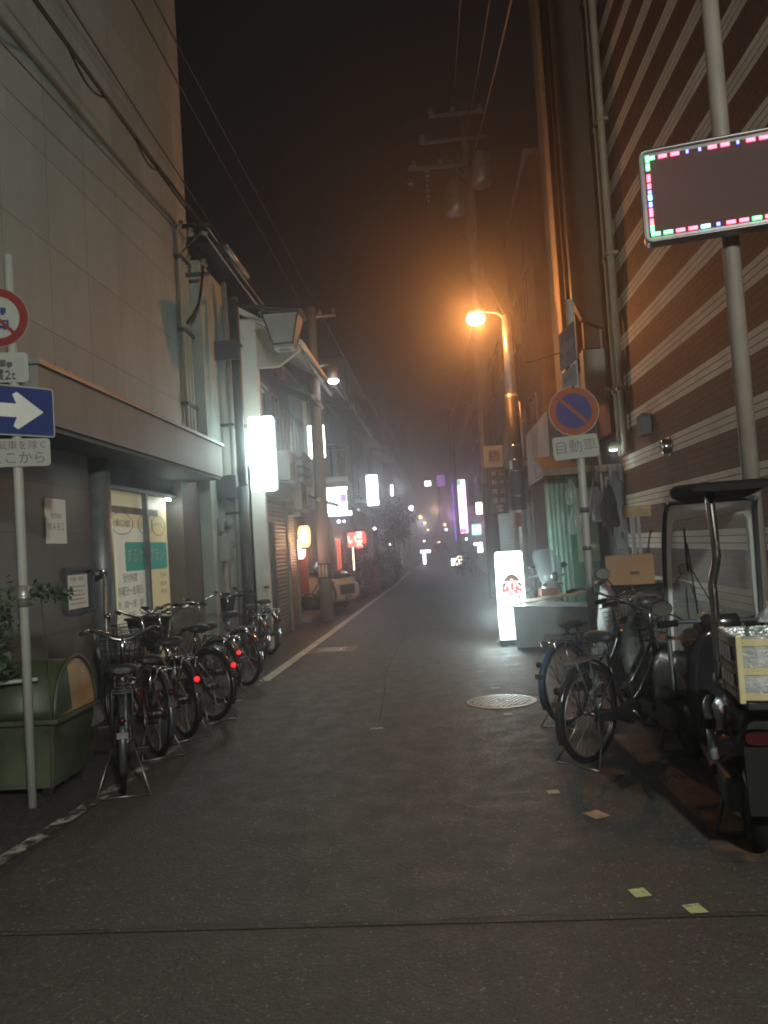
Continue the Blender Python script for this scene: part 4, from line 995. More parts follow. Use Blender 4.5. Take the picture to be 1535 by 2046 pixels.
# ================================================================== RIGHT SIDE
t = thing('brick_building', 'tall brown brick building with white banded courses on the right', 'building', (5, 5, 0))
obj('wall', bx(2.75, 9, -6, 12.15, 0, 17), M['brick'], t)
obj('plinth', bx(2.71, 9, -6, 12.14, 0, .12), M['concrete'], t)
for x, y, r, lb, zt, hook in ((2.66, 11.55, .05, 'thick beige riser pipe on the brick corner, nearest of the set', 17, False), (2.66, 11.82, .05, 'thick beige riser pipe on the brick corner, second one in', 17, False), (2.60, 12.30, .022, 'thin beige conduit bending in at mid height at the brick corner', 17, True)):
    p = thing('riser_pipe', lb, 'pipe', (x, y, 2.6)); bm = NB()
    if hook: tube(bm, smooth_pts([(x, y, 17), (x, y, 8), (x, y, 4.2), (x - .02, y, 3.75), (x + .05, y - .25, 3.6)], 4), r, 8); tube(bm, smooth_pts([(x - .12, y, 3.5), (x - .16, y, 3.35), (x - .13, y, 1.9)], 4), r, 8)
    else: tube(bm, [(x, y, 2.62), (x, y, zt)], r, 10)
    obj('pipe', bm, M['pipe_beige'], p); bm = NB()
    z = 3.5
    while z < 16: box(bm, x - r - .012, 2.75, y - r - .012, y + r + .012, z, z + .05); z += 1.9
    obj('clamp', bm, M['pipe_beige'], p)
v = thing('wall_vent', 'round hooded exhaust vent on the brick wall', 'vent', (2.72, 9.74, 2.45)); bm = NB(); lathe(bm, [(.06, 0), (.085, -.01), (.095, -.05), (.085, -.09), (.05, -.10)], (2.75, 9.74, 2.5), 20, XA); obj('hood', bm, M['chrome'], v); bm = NB(); lathe(bm, [(.11, 0), (.11, -.012), (.09, -.014)], (2.75, 9.74, 2.5), 20, XA); obj('flange', bm, M['alu'], v)
v = thing('wall_bracket', 'small pale L shaped bracket on the brick wall below the riser pipes', 'bracket', (2.7, 10.75, 2.9)); obj('plate', bx(2.70, 2.748, 10.7, 10.78, 2.85, 3.05), M['sign_white'], v); obj('box', bx(2.62, 2.748, 10.42, 10.68, 2.74, 3.0, .01), M['steel_d'], v)
v = thing('wall_lamp', 'small white bulkhead lamp on the brick corner above the hanging bags', 'wall lamp', (2.62, 11.8, 2.7))
bm = NB(); rg = [sring((2.60, 11.7, 2.70), .14, .045, XA, YA, 16, 3), sring((2.60, 11.7, 2.76), .15, .05, XA, YA, 16, 3), sring((2.62, 11.7, 2.80), .10, .04, XA, YA, 16, 3)]; loft(bm, rg); obj('housing', bm, M['steel_w'], v)
bm = NB(); ball(bm, (2.53, 11.7, 2.695), .035, 1.6, 1, .5); obj('lens', bm, M['e_white2'], v); lamp('wall_lamp_light', (2.5, 11.6, 2.60), 1.2, (.9, 1, .95), .03, v)
# ---- R2: stall beside the brick corner, tall building behind
t = thing('tall_brown_building', 'tall brown building with pale corner strip rising behind the stall', 'building', (5, 15, 0))
obj('wall', bx(2.62, 9, 12.16, 14.4, 3.0, 17), M['plaster_b'], t)
obj('lower_wall', bx(2.75, 9, 12.16, 14.4, 0, 3.0), M['plaster_g'], t)
obj('pale_corner', bx(2.45, 9, 14.41, 15.3, 0, 17), M['plaster_c'], t)
obj('far_wall', bx(2.62, 9, 15.31, 17.0, 0, 17), M['plaster_c'], t)
for i, y in enumerate((12.35, 12.95, 13.6, 14.15)): obj('fin', bx(2.36, 2.618, y, y + .10, 4.3, 17), M['wood_d'], t)
bm = NB(); prism(bm, [(0, 0), (-.30, .15), (-.42, .45), (-.44, 6), (0, 6)], (2.62, 12.18, 4.55), XA, ZA, YA, .16); obj('curved_hood', bm, M['wood_d'], t)
for y0, y1 in ((12.55, 12.85), (13.05, 13.35)):
    f = obj('window', bx(2.56, 2.60, y0 - .03, y1 + .03, 3.55, 4.35), M['wood_d'], t); obj('pane', bx(2.545, 2.558, y0, y1, 3.6, 4.3), M['paper'], f)
obj('equipment_box', bx(2.3, 2.617, 12.2, 12.48, 3.5, 4.25, .01), M['pipe_grey'], t)
# stall
st = thing('street_stall', 'small shack stall with corrugated upper wall, wooden awning and green boards', 'stall', (2.3, 14.3, 0))
obj('upper_cladding', bx(1.86, 2.60, 13.2, 16.4, 2.55, 3.55), M['corr'], st)
obj('green_wall', bx(1.92, 2.60, 13.62, 13.70, 0, 2.5), M['green_wall'], st)
obj('side_wall', bx(1.92, 2.0, 13.71, 16.4, 0, 2.5), M['plaster_d'], st)
bm = NB(); prism(bm, [(0, 0), (-1.0, -.30), (-1.0, -.36), (0, -.05)], (1.62, 13.25, 2.82), YA, ZA, XA, 1.12); aw = obj('awning', bm, M['wood_d'], st)
bm = NB(); box(bm, 1.60, 1.64, 12.22, 13.25, 2.46, 2.54); box(bm, 1.62, 2.74, 12.20, 12.24, 2.44, 2.54); obj('awning_edge', bm, M['wood_b'], aw)
obj('pale_door', bx(2.26, 2.60, 13.56, 13.61, 1.1, 2.3), M['green_pale'], st)
obj('door_rail', bx(2.41, 2.43, 13.545, 13.558, 1.1, 2.3), M['green_wall'], st)
bm = NB()
n_ = 26; A = []
for i in range(n_ + 1):
    x = 1.70 + .36 * i / n_; y = 12.95 + .035 * math.sin(i * 1.25) + .012 * math.sin(i * 2.9); A.append((x, y))
for a, b in zip(A, A[1:]):
    f = bm.faces.new([bm.verts.new((a[0], a[1], 2.52)), bm.verts.new((b[0], b[1], 2.52)), bm.verts.new((b[0] * 1.0 + .02, b[1], .35)), bm.verts.new((a[0] + .02, a[1], .35))]); f.smooth = True
bmesh.ops.remove_doubles(bm, verts=bm.verts, dist=.001); bmesh.ops.solidify(bm, geom=bm.faces[:], thickness=.003)
o = obj('shop_curtain', bm, M['curtain']); seat(o); tag(o, 'pale green pleated curtain hanging at the street corner of the stall', 'curtain')
# hanging things
def hang_bag(label, c, w, h, m, cat='bag', name='hanging_bag'):
    bm = NB(); rg = []
    for i in range(9):
        k = i / 8; r = w * (.12 + .88 * math.sin(PI * min(1, k * .62 + .02)) ** .8); rg.append([Vector((c[0] + r * math.cos(a) * (1 + .12 * math.sin(3 * a + i)), c[1] + r * .6 * math.sin(a), c[2] - h * k + .01 * math.sin(5 * a + i))) for a in [2 * PI * q / 12 for q in range(12)]])
    loft(bm, rg); tube(bm, [(c[0], c[1], c[2]), (c[0], c[1], c[2] + .12)], .004, 4)
    o = obj(name, bm, M[m]); seat(o); tag(o, label, cat, None); return o
hang_bag('clear plastic bag hanging from the awning beside the no parking pole', (2.02, 12.4, 2.36), .09, .36, 'bag')
hang_bag('yellowish bundle in clear wrap hanging under the plastic bag', (2.06, 12.42, 1.98), .11, .42, 'clear')
hang_bag('black cloth bundle hanging at the brick corner', (2.52, 12.2, 2.25), .13, .62, 'cloth_blk')
hang_bag('dark grey bundle hanging left of the black one', (2.37, 12.25, 2.22), .10, .50, 'cloth_gry')
hang_bag('small white plastic bag hanging low at the brick corner', (2.62, 12.0, 1.62), .06, .32, 'bag')
def umbrella(label, x, y, z, L, tilt, m):
    bm = NB(); d = Vector((math.sin(tilt), 0, -math.cos(tilt))); P = Vector((x, y, z)); 
    rg = []
    for k, r in ((0, .02), (.1, .03), (.5, .038), (.9, .018), (1, .006)): rg.append([P + d * L * k + Vector((math.cos(a) * r * (1 + .2 * math.sin(4 * a)), math.sin(a) * r, 0)) for a in [2 * PI * q / 12 for q in range(12)]])
    loft(bm, rg); u_ = thing('folded_umbrella', label, 'umbrella', (x, y, z - L)); obj('canopy', bm, M[m], u_)
    bm = NB(); tube(bm, smooth_pts([P + d * .02, P - d * .10, P - d * .14 + Vector((.03, 0, 0)), P - d * .10 + Vector((.055, 0, 0))], 3), .009, 6); obj('handle', bm, M['plank'], u_)
umbrella('folded grey umbrella hooked on the awning edge', 2.30, 12.15, 2.26, .75, -.18, 'cloth_gry'); umbrella('folded black umbrella hooked beside the grey one', 2.48, 12.1, 2.2, .7, .06, 'cloth_blk')
bm = NB()
for x, w in ((2.32, .05), (2.52, .045), (2.66, .05)): box(bm, x, x + w, 12.05, 12.12, 2.28, 2.46 + w)
o = obj('tool_rack', bm, M['steel_d']); seat(o); tag(o, 'dark rack holding the hanging things at the brick corner', 'rack')
# plank rack
o = thing('wooden_post_rack', 'pale plank nailed across thin posts in front of the brick wall', 'wooden frame', (2.42, 10.4, 0)); obj('plank', bx(2.27, 2.62, 10.28, 10.31, 1.72, 1.86), M['plank'], o)
bm = NB(); box(bm, 2.38, 2.43, 10.32, 10.37, 0, 1.80); box(bm, 2.46, 2.495, 10.33, 10.37, 0, 1.76); obj('post', bm, M['pipe_grey'], o)
bm = NB(); tube(bm, smooth_pts([(2.56, 10.4, .9), (2.58, 10.4, 1.3), (2.64, 10.42, 1.55)], 4), .012, 6); obj('wire', bm, M['blackp'], o)

# ---- R3.. further right
rowR = [
    ('dark building with a balcony just beyond the sodium lamp', 2.35, 17.1, 22.5, 9.5, 'plaster_b', 3),
    ('purplish three storey building behind the hanging crane signboard', 2.25, 22.6, 31, 7.4, 'plaster_g', 3),
    ('dark narrow building behind the pink lit sign', 2.2, 31.1, 45, 8.2, 'plaster_d', 3),
    ('brown building beyond the pink lit sign', 2.3, 45.1, 62, 9.0, 'plaster_b', 3),
    ('last dark block at the far end of the right row', 2.4, 62.1, 92, 9.5, 'plaster_d', 3)]
for lb, X, y0, y1, H, wm, fl in rowR:
    t = house(lb, 'building', X, -1, y0, y1, H, wm, 'town_building')
    for f in range(1, fl):
        y = y0 + .8
        while y + 1.2 < y1: window(t, X, -1, y, y + 1.1, f * 2.8 + .7, f * 2.8 + 1.9); y += 2.2
    obj('shopfront', bx(X - .06, X, y0 + .5, y1 - .5, .02, 2.4), M['shutter'], t)
    obj('parapet', bx(X - .06, X + 6.05, y0, y1, H + .002, H + .15), M['concrete'], t)
    balcony(t, X, -1, y0 + 1, min(y1 - 1, y0 + 6), 3.1)
# cross street end
t = thing('end_building', 'dim wide building closing the far end of the street', 'building', (0, 120, 0)); obj('wall', bx(-20, 20, 118, 126, 0, 6.5), M['plaster_g'], t)
bm = NB(); box(bm, -6, 8, 117.9, 117.98, 2.6, 3.4); obj('fascia', bm, M['plaster_c'], t)
bm = NB()
for i in range(7): box(bm, -7 + i * 2.4, -5.4 + i * 2.4, 117.9, 117.98, .5, 2.3)
obj('shopfront', bm, M['shutter2'], t)
# ================================================================== SIGNS AND POLES
# ---- left sign pole
PX, PY = -2.74, 5.29
sp = thing('traffic_sign_post', 'white pole with round ban sign, blue arrow sign and plates on the left', 'traffic sign', (PX, PY, 0))
bm = NB(); tube(bm, [(PX, PY, -.02), (PX, PY, 3.65)], .0305, 16); obj('pole', bm, M['steel_w'], sp)
bm = NB(); tube(bm, [(PX, PY, 1.30), (PX, PY, 1.44)], .036, 16); tube(bm, [(PX, PY, 1.345), (PX, PY, 1.375)], .040, 16); obj('tape_band', bm, M['galv'], sp)
def frame_axes(deg): return (math.cos(R_(deg)), math.sin(R_(deg)), 0)
cx_ = PX - .075; nY = PY - .05
rx = frame_axes(16); nx = Vector(rx).cross(Vector(ZA))  # towards camera
def on(c, k): return Vector(c) + nx * k
c = (cx_ + 0, nY, 3.22)
bm = NB(); prism(bm, disc2(.20), c, rx, ZA, nx, .004); ds = obj('ban_sign', bm, M['sign_white'], sp)
bm = NB()
o_, i_ = disc2(.197), disc2(.143); A = [bm.verts.new(on(c, .0055) + Vector(rx) * x + Vector(ZA) * y) for x, y in o_]; B = [bm.verts.new(on(c, .0055) + Vector(rx) * x + Vector(ZA) * y) for x, y in i_]
for k in range(36): bm.faces.new((A[k], A[(k + 1) % 36], B[(k + 1) % 36], B[k]))
sl = [(-.115, .10), (-.10, .115), (.115, -.10), (.10, -.115)]; bm.faces.new([bm.verts.new(on(c, .009) + Vector(rx) * x + Vector(ZA) * y) for x, y in sl]); obj('red_ring', bm, M['sign_red'], ds)
bm = NB()
def icon(rects, off=.007):
    for x0, x1, z0, z1 in rects: bm.faces.new([bm.verts.new(on(c, off) + Vector(rx) * x + Vector(ZA) * y) for x, y in ((x0, z0), (x1, z0), (x1, z1), (x0, z1))])
icon([(-.09, .02, .03, .085), (.025, .06, .03, .065), (-.07, -.045, .015, .03), (.03, .05, .015, .03), (-.06, .075, -.075, -.055), (-.06, .075, -.03, -.018), (-.06, -.045, -.055, -.03), (-.025, -.015, -.055, -.03), (.01, .02, -.055, -.03), (.06, .075, -.055, -.03), (-.04, -.02, -.085, -.075), (.04, .06, -.085, -.075)])
obj('vehicle_icons', bm, M['sign_blue'], ds)
c = (cx_, nY, 2.885); bm = NB(); prism(bm, rrect(.37, .20, .03), c, rx, ZA, nx, .004); pl = obj('weight_plate', bm, M['sign_white'], sp)
bm = NB(); icon([(-.05, .045, .005, .05), (.05, .085, .005, .035), (-.03, -.01, -.005, .005), (.055, .07, -.005, .005)]); obj('truck_icon', bm, M['ink'], pl)
text('lettering', '積2t', .085, on((cx_ + .03, nY, 2.83), .007), rx, ZA, M['ink'], pl)
rb = frame_axes(50); nb_ = Vector(rb).cross(Vector(ZA)); cb = Vector((PX + .0, PY, 2.595)) + nb_ * .036
bm = NB(); prism(bm, rrect(.62, .335, .02), cb - Vector(rb) * .065, rb, ZA, nb_, .004); bs = obj('one_way_sign', bm, M['sign_white'], sp)
bm = NB(); prism(bm, rrect(.60, .315, .015), cb - Vector(rb) * .065 + nb_ * .0042, rb, ZA, nb_, .0015); obj('blue_face', bm, M['sign_blue'], bs)
bm = NB(); ar = [(-.27, -.045), (.055, -.045), (.03, -.105), (.06, -.125), (.235, 0), (.06, .125), (.03, .105), (.055, .045), (-.27, .045)]
bm.faces.new([bm.verts.new(cb - Vector(rb) * .065 + nb_ * .0075 + Vector(rb) * x + Vector(ZA) * y) for x, y in ar]); obj('arrow', bm, M['white_print'], bs)
r2 = frame_axes(20); n2 = Vector(r2).cross(Vector(ZA)); c2 = Vector((PX + .01, PY, 2.315)) + n2 * .035
bm = NB(); prism(bm, rrect(.40, .185, .025), c2, r2, ZA, n2, .004); pl = obj('exception_plate', bm, M['sign_white'], sp)
text('lettering', '自転車を除く', .062, c2 + n2 * .006 + Vector((0, 0, .045)), r2, ZA, M['ink'], pl)
text('lettering', 'ここから', .088, c2 + n2 * .006 + Vector((0, 0, -.04)), r2, ZA, M['ink'], pl)

# ---- right no-parking pole
QX, QY = 1.19, 6.72
rp = thing('traffic_sign_post', 'grey pole with red and blue no parking sign and small plate on the right', 'traffic sign', (QX, QY, 0))
bm = NB(); tube(bm, [(QX, QY, -.02), (QX, QY, 3.45)], .0305, 16); obj('pole', bm, M['pipe_grey'], rp)
bm = NB(); tube(bm, [(QX, QY, 1.72), (QX, QY, 1.76)], .037, 16); tube(bm, [(QX, QY, 1.42), (QX, QY, 1.45)], .037, 16); obj('clamp_band', bm, M['steel_d'], rp)
c = Vector((QX - .035, QY - .036, 2.54)); rx = (1, 0, 0); nx = Vector((0, -1, 0))
bm = NB(); prism(bm, disc2(.20, 44), c, rx, ZA, nx, .004); ds = obj('no_parking_sign', bm, M['sign_white'], rp)
bm = NB(); prism(bm, disc2(.194, 44), c + nx * .0042, rx, ZA, nx, .0012); obj('red_ring', bm, M['sign_redf'], ds)
bm = NB(); prism(bm, disc2(.142, 44), c + nx * .0056, rx, ZA, nx, .0012); obj('blue_face', bm, M['sign_blue'], ds)
bm = NB(); bm.faces.new([bm.verts.new(c + nx * .0085 + Vector((x, 0, y))) for x, y in ((-.112, .088), (-.092, .108), (.112, -.088), (.092, -.108))]); obj('red_bar', bm, M['sign_redf'], ds)
c = Vector((QX - .04, QY - .036, 2.25)); ra = Vector((1, 0, .05)).normalized(); ua = Vector((-.05, 0, 1)).normalized()
bm = NB(); prism(bm, rrect(.36, .185, .025), c, ra, ua, nx, .004); pl = obj('car_plate', bm, M['sign_white'], rp)
text('lettering', '自動車', .115, c + nx * .006, ra, ua, M['ink'], pl)
# its cross-street arrow sign and plate
ro = Vector((.12, -1, 0)).normalized(); no = ro.cross(Vector(ZA)); c = Vector((QX - .04, QY, 3.07))
if no.x > 0: pass
bm = NB(); prism(bm, rrect(.46, .31, .02), c, ro, ZA, no, .004); os_ = obj('one_way_sign', bm, M['blue_dull'], rp)
bm = NB(); ar2 = [(-x * .7, y * .85) for x, y in ar]; bm.faces.new([bm.verts.new(c + no * .0055 + ro * x + Vector((0, 0, y))) for x, y in ar2]); obj('arrow', bm, M['white_dull'], os_)
bm = NB(); prism(bm, rrect(.42, .17, .02), c + Vector((0, 0, -.26)), ro, ZA, no, .004); p2 = obj('exception_plate', bm, M['white_dull'], rp)
text('lettering', '自転車を除く', .060, c + Vector((0, 0, -.26)) + no * .006, ro, ZA, M['ink_g'], p2)
# ---- big pale pole and the LED sign
wp = thing('steel_pole', 'tall pale steel pole behind the LED sign on the right', 'pole', (2.16, 5.75, 0))
M['taupe'] = mat('taupe_pole_paint', (.235, .20, .17), .55, var=.12, scale=3, dirt=(.16, .13, .11))
bm = NB(); tube(bm, [(2.16, 5.75, 0), (2.10, 5.75, 9.5)], .0575, 20); obj('shaft', bm, M['taupe'], wp)
bm = NB(); tube(bm, [(2.16, 5.75, 0), (2.16, 5.75, .05)], .12, 16); obj('base_flange', bm, M['steel_w'], wp)
ld = thing('led_sign', 'LED message sign framed by red, green and blue lights', 'LED sign', (2.05, 5.45, 3.47), R_(-13))
def lobj(n, bm, m, p=None): return obj(n, bm, m, p or ld, False)
LW, LH = 1.10, .625
bm = NB(); prism(bm, rrect(LW, LH, .045, 5), (0, .02, LH / 2), XA, ZA, (0, 1, 0), .10); lobj('housing', bm, M['alu'])
bm = NB(); tube(bm, [(x, -.0, LH / 2 + y) for x, y in rrect(LW - .01, LH - .01, .045, 5)], .010, 6, closed=True); lobj('frame', bm, M['alu'])
m_, n, l, b = nodes('led_matrix'); v = objc(n, l)
sx = n.new('ShaderNodeSeparateXYZ'); l.new(v, sx.inputs[0])
fx = math_(n, l, 'SUBTRACT', math_(n, l, 'FRACT', math_(n, l, 'MULTIPLY', sx.outputs['X'], 100)), .5); fz = math_(n, l, 'SUBTRACT', math_(n, l, 'FRACT', math_(n, l, 'MULTIPLY', sx.outputs['Z'], 100)), .5)
dd = math_(n, l, 'ADD', math_(n, l, 'MULTIPLY', fx, fx), math_(n, l, 'MULTIPLY', fz, fz))
l.new(mix(n, l, math_(n, l, 'LESS_THAN', dd, .09), (.05, .034, .032), (.16, .10, .09)), b.inputs['Base Color']); b.inputs['Roughness'].default_value = .8; b.inputs['Specular IOR Level'].default_value = .1
bm = NB(); box(bm, -LW / 2 + .035, LW / 2 - .035, 0.012, .0195, .04, LH - .04); lobj('display_panel', bm, m_)
seqs = {'led_r': [], 'led_g': [], 'led_b': [], 'led_c': []}
def seg(k, x, z, hor, L=.052):
    seqs[k].append((x, z, hor, L * 1.15))
xl = -LW / 2 + .055; zt, zb = LH - .058, .058
for z, k, L in ((zt - .0, 'led_g', .04), (zt - .055, 'led_g', .04), (zt - .13, 'led_r', .045), (zt - .185, 'led_r', .03), (zt - .225, 'led_b', .02), (zt - .262, 'led_c', .03), (zt - .31, 'led_b', .03), (zt - .365, 'led_r', .05), (zt - .43, 'led_r', .04), (zt - .475, 'led_g', .04)): seg(k, xl, z, False, L)
for i, k in enumerate(['led_g', 'led_r', 'led_r', 'led_b', 'led_b', 'led_r', 'led_r', 'led_b', 'led_r', 'led_r', 'led_g', 'led_r', 'led_g']): seg(k, xl + .02 + i * .078, zt + .004, True, .014 if k == 'led_b' else .048)
for i, k in enumerate(['led_g', 'led_g', 'led_r', 'led_r', 'led_c', 'led_b', 'led_r', 'led_r', 'led_g', 'led_r', 'led_r', 'led_b', 'led_g']): seg(k, xl + .02 + i * .078, zb - .004, True, .02 if k == 'led_b' else .05)
for k, L_ in seqs.items():
    bm = NB()
    for x, z, hor, L in L_:
        if hor: box(bm, x - L / 2, x + L / 2, 0.002, .011, z - .012, z + .012, .003)
        else: box(bm, x - .012, x + .012, 0.002, .011, z - L / 2, z + L / 2, .003)
    lobj('border_light', bm, M[k])
bm = NB(); box(bm, -.02, .16, .12, .36, .12, .17); box(bm, -.02, .16, .12, .36, .45, .50); lobj('mounting_bracket', bm, M['steel_w'])
lamp('led_glow', (1.55, 5.25, 3.75), 1.0, (1, .35, .5), .2)

# ---- dark street lamp post with the hanging lantern, and the big lit sign
sl_ = thing('street_lamp', 'dark lamp post with an unlit tapered glass lantern hanging from its arm', 'street lamp', (-2.93, 12.5, 0))
bm = NB(); tube(bm, [(-2.93, 12.5, 0), (-2.93, 12.5, 2.6)], .085, 14); tube(bm, [(-2.93, 12.5, 2.6), (-2.93, 12.5, 5.5)], .07, 14); obj('post', bm, M['steel_d'], sl_)
obj('junction_box', bx(-3.22, -2.84, 12.36, 12.415, 4.55, 4.85), M['steel_d'], sl_)
bm = NB(); tube(bm, [(-2.93, 12.5, 5.45), (-2.5, 12.45, 5.35), (-2.15, 12.4, 5.26)], .03, 8); obj('arm', bm, M['steel_d'], sl_)
LC = Vector((-2.13, 12.35, 4.66))
bm = NB(); a, b, h = .15, .27, .47
def sq(z, w): return [LC + Vector((x * w, y * w, z)) for x, y in ((-1, -1), (1, -1), (1, 1), (-1, 1))]
lo, hi = sq(.03, a), sq(h, b)
for k in range(4): tube(bm, [lo[k], hi[k]], .014, 6); tube(bm, [hi[k], hi[(k + 1) % 4]], .014, 6); tube(bm, [lo[k], lo[(k + 1) % 4]], .014, 6)
ln = obj('lantern_frame', bm, M['steel_d'], sl_)
bm = NB()
for k in range(4):
    bm.faces.new([bm.verts.new(p) for p in (lo[k], lo[(k + 1) % 4], hi[(k + 1) % 4], hi[k])])
mg = mat('frosted_pane', (.30, .32, .30), .45, var=.2, scale=4, dirt=(.2, .2, .18))
obj('frosted_pane', bm, mg, ln)
bm = NB(); rg = [sq(h + .01, b + .05), sq(h + .03, b + .05), sq(h + .12, .05)]; loft(bm, rg, True, False); obj('lantern_roof', bm, M['steel_d'], ln)
bm = NB(); rg = [sq(-.03, a - .01), sq(.025, a + .005)]; loft(bm, rg, True, False); lb_ = obj('lantern_base', bm, M['steel_w'], ln)
bm = NB(); lathe(bm, [(.10, -.034), (.11, -.031), (.08, -.031)], LC, 20); obj('base_ring', bm, M['steel_d'], lb_)

def lit_box(label, c, w, h, d, m='e_white', r=.04, rz=0., cat='lit sign', frame='alu', name='lit_sign', arm=None):
    t = thing(name, label, cat, (c[0], c[1], c[2] - h / 2), R_(rz))
    bm = NB(); prism(bm, rrect(w, h, r, 5), (0, -d / 2, h / 2), XA, ZA, YA, d); obj('lit_face', bm, M[m], t, False)
    bm = NB(); tube(bm, [(x, 0, h / 2 + y) for x, y in rrect(w + .008, h + .008, r, 5)], .012, 6, closed=True); obj('frame', bm, M[frame], t, False)
    if arm:
        bm = NB()
        for z in (.12, h - .12): tube(bm, [(-w / 2, .0, z), (-w / 2 - arm, .0, z)], .015, 6)
        obj('wall_arm', bm, M['steel_g'], t, False)
    return t
lit_box('large blank white lit box sign glowing beside the dark lamp post', (-2.66, 12.85, 3.12), .40, 1.18, .12, arm=.12, rz=-6)
lamp('sign_glow', (-2.60, 12.35, 3.1), 26, (.78, 1, .96), .3)
lamp('sign_glow', (-2.60, 13.28, 3.1), 20, (.78, 1, .96), .3)
lit_box('slim white lit sign seen on both sides of the concrete utility pole', (-2.74, 19.6, 4.15), .40, .80, .10, 'e_white2', arm=.1)
lit_box('tall white lit sign farther down the left side', (-2.10, 28, 3.48), .38, 1.04, .12, 'e_white', arm=.5)
lamp('sign_glow', (-2.1, 27.6, 3.3), 26, (.85, .95, 1), .3)
# ---- menu-like lit sign
t = thing('shop_sign', 'overexposed white and violet lit shop sign under a small orange top board', 'lit sign', (-2.65, 22, 2.43))
obj('lit_face', bx(-2.92, -2.36, 21.97, 22.07, 2.55, 3.14), M['e_white'], t); obj('top_board', bx(-2.95, -2.33, 21.95, 22.09, 3.143, 3.21), M['e_warm'], t)
obj('violet_panel', bx(-2.52, -2.355, 21.95, 21.968, 2.80, 3.02), M['e_violet'], t); obj('lower_strip', bx(-2.86, -2.24, 21.93, 21.968, 2.44, 2.55), M['e_white2'], t)
obj('bracket', bx(-3.05, -2.96, 22.0, 22.04, 2.7, 2.74), M['steel_g'], t)
lamp('sign_glow', (-2.6, 21.8, 2.3), 14, (.65, .6, 1), .25)
# ---- red lanterns
lantern('round red lantern with glowing pale characters by the restaurant door', (-2.35, 25, 1.80), .20, .52, 'e_redl', txt='居酒', tm='e_warm')
t = thing('shop_sign', 'small red lit sign with white strokes beside the red lantern', 'lit sign', (-2.52, 24.4, 1.55)); obj('lit_face', bx(-2.66, -2.40, 24.38, 24.44, 1.58, 2.02), M['e_redl'], t)
text('lettering', 'い', .30, (-2.53, 24.37, 1.80), XA, ZA, M['e_lantw'], t)
bm = NB(); tube(bm, [(-2.52, 24.42, 1.58), (-2.52, 24.42, .9)], .02, 6); obj('lit_tube', bm, M['e_warm'], t)
lamp('lantern_or_fill_glow', (-2.3, 24.6, 1.6), 7, (1, .15, .1), .2)
for (x, y, z, r) in ((-2.75, 23.2, 2.33, .045), (-2.62, 23.4, 2.33, .035), (-2.20, 29.2, 2.2, .05)):
    bm = NB(); ball(bm, (x, y, z), r); o = obj('spot_lamp', bm, M['e_far']); seat(o); tag(o, {-2.75: 'larger one of two tiny white spot lamps under the restaurant eaves', -2.62: 'smaller one of two tiny white spot lamps under the restaurant eaves', -2.20: 'lone tiny white spot lamp past the red lantern'}[x], 'spot lamp', 'spot lamps under the eaves')
o = thing('sandwich_board', 'faded pinkish sandwich board standing before the restaurant', 'sign board', (-2.2, 26.6, 0))
bm = NB(); prism(bm, [(0, 0), (.42, 0), (.42, .95), (0, .95)], (-2.4, 26.6, .02), XA, (0, .18, .98), (0, -1, 0), .03); obj('panel', bm, M['sign_redf'], o)

# ---- lit stand sign with the 恋 character
t = thing('stand_sign', 'glowing white stand sign with a red oval and one brush character', 'lit sign', (1.02, 12.25, 0))
W2, H2 = .40, 1.27
bm = NB(); rg = []
for z, k in ((.09, .94), (.30, .99), (.8, 1.0), (1.2, .99), (1.33, .97), (1.36, .90)): rg.append(sring((1.02, 12.25, z), W2 / 2 * k, .11 * k, XA, YA, 28, 7))
loft(bm, rg); obj('lit_body', bm, M['e_white'], t)
obj('base', bx(.80, 1.24, 12.10, 12.40, .02, .088, .012), M['steel_d'], t)
bm = NB()
for x in (.84, 1.20):
    for y in (12.14, 12.36): lathe(bm, [(.02, 0), (.02, .02)], (x, y, 0), 8)
obj('foot', bm, M['blackp'], t)
bm = NB(); poly = [(.145 * math.cos(a), .215 * math.sin(a)) for a in [2 * PI * k / 36 for k in range(36)]]; poly = [p for p in poly if p[1] > -.17]
prism(bm, poly, (1.035, 12.134, .82), XA, ZA, (0, -1, 0), .003); ov = obj('red_oval', bm, M['e_brownp'], t)
bm = NB(); prism(bm, [(x * .8, y * .78) for x, y in poly], (1.035, 12.130, .80), XA, ZA, (0, -1, 0), .002); obj('red_panel', bm, M['e_redp'], ov)
text('lettering', '恋', .30, (1.035, 12.125, .80), XA, ZA, emit('lit_white_print', (1, .86, .75), 1.6), ov)
bm = NB(); prism(bm, [(.03 * math.cos(a), .01 * math.sin(a)) for a in [2 * PI * k / 16 for k in range(16)]], (1.03, 12.135, .535), XA, ZA, (0, -1, 0), .002); obj('small_mark', bm, M['ink_g'], t)
lamp('stand_sign_glow', (1.02, 12.02, .6), 32, (.82, 1, .97), .2); lamp('stand_sign_glow', (.72, 12.25, .4), 18, (.82, 1, .97), .15); lamp('stand_sign_glow', (1.32, 12.5, .9), 7, (.82, 1, .97), .15)

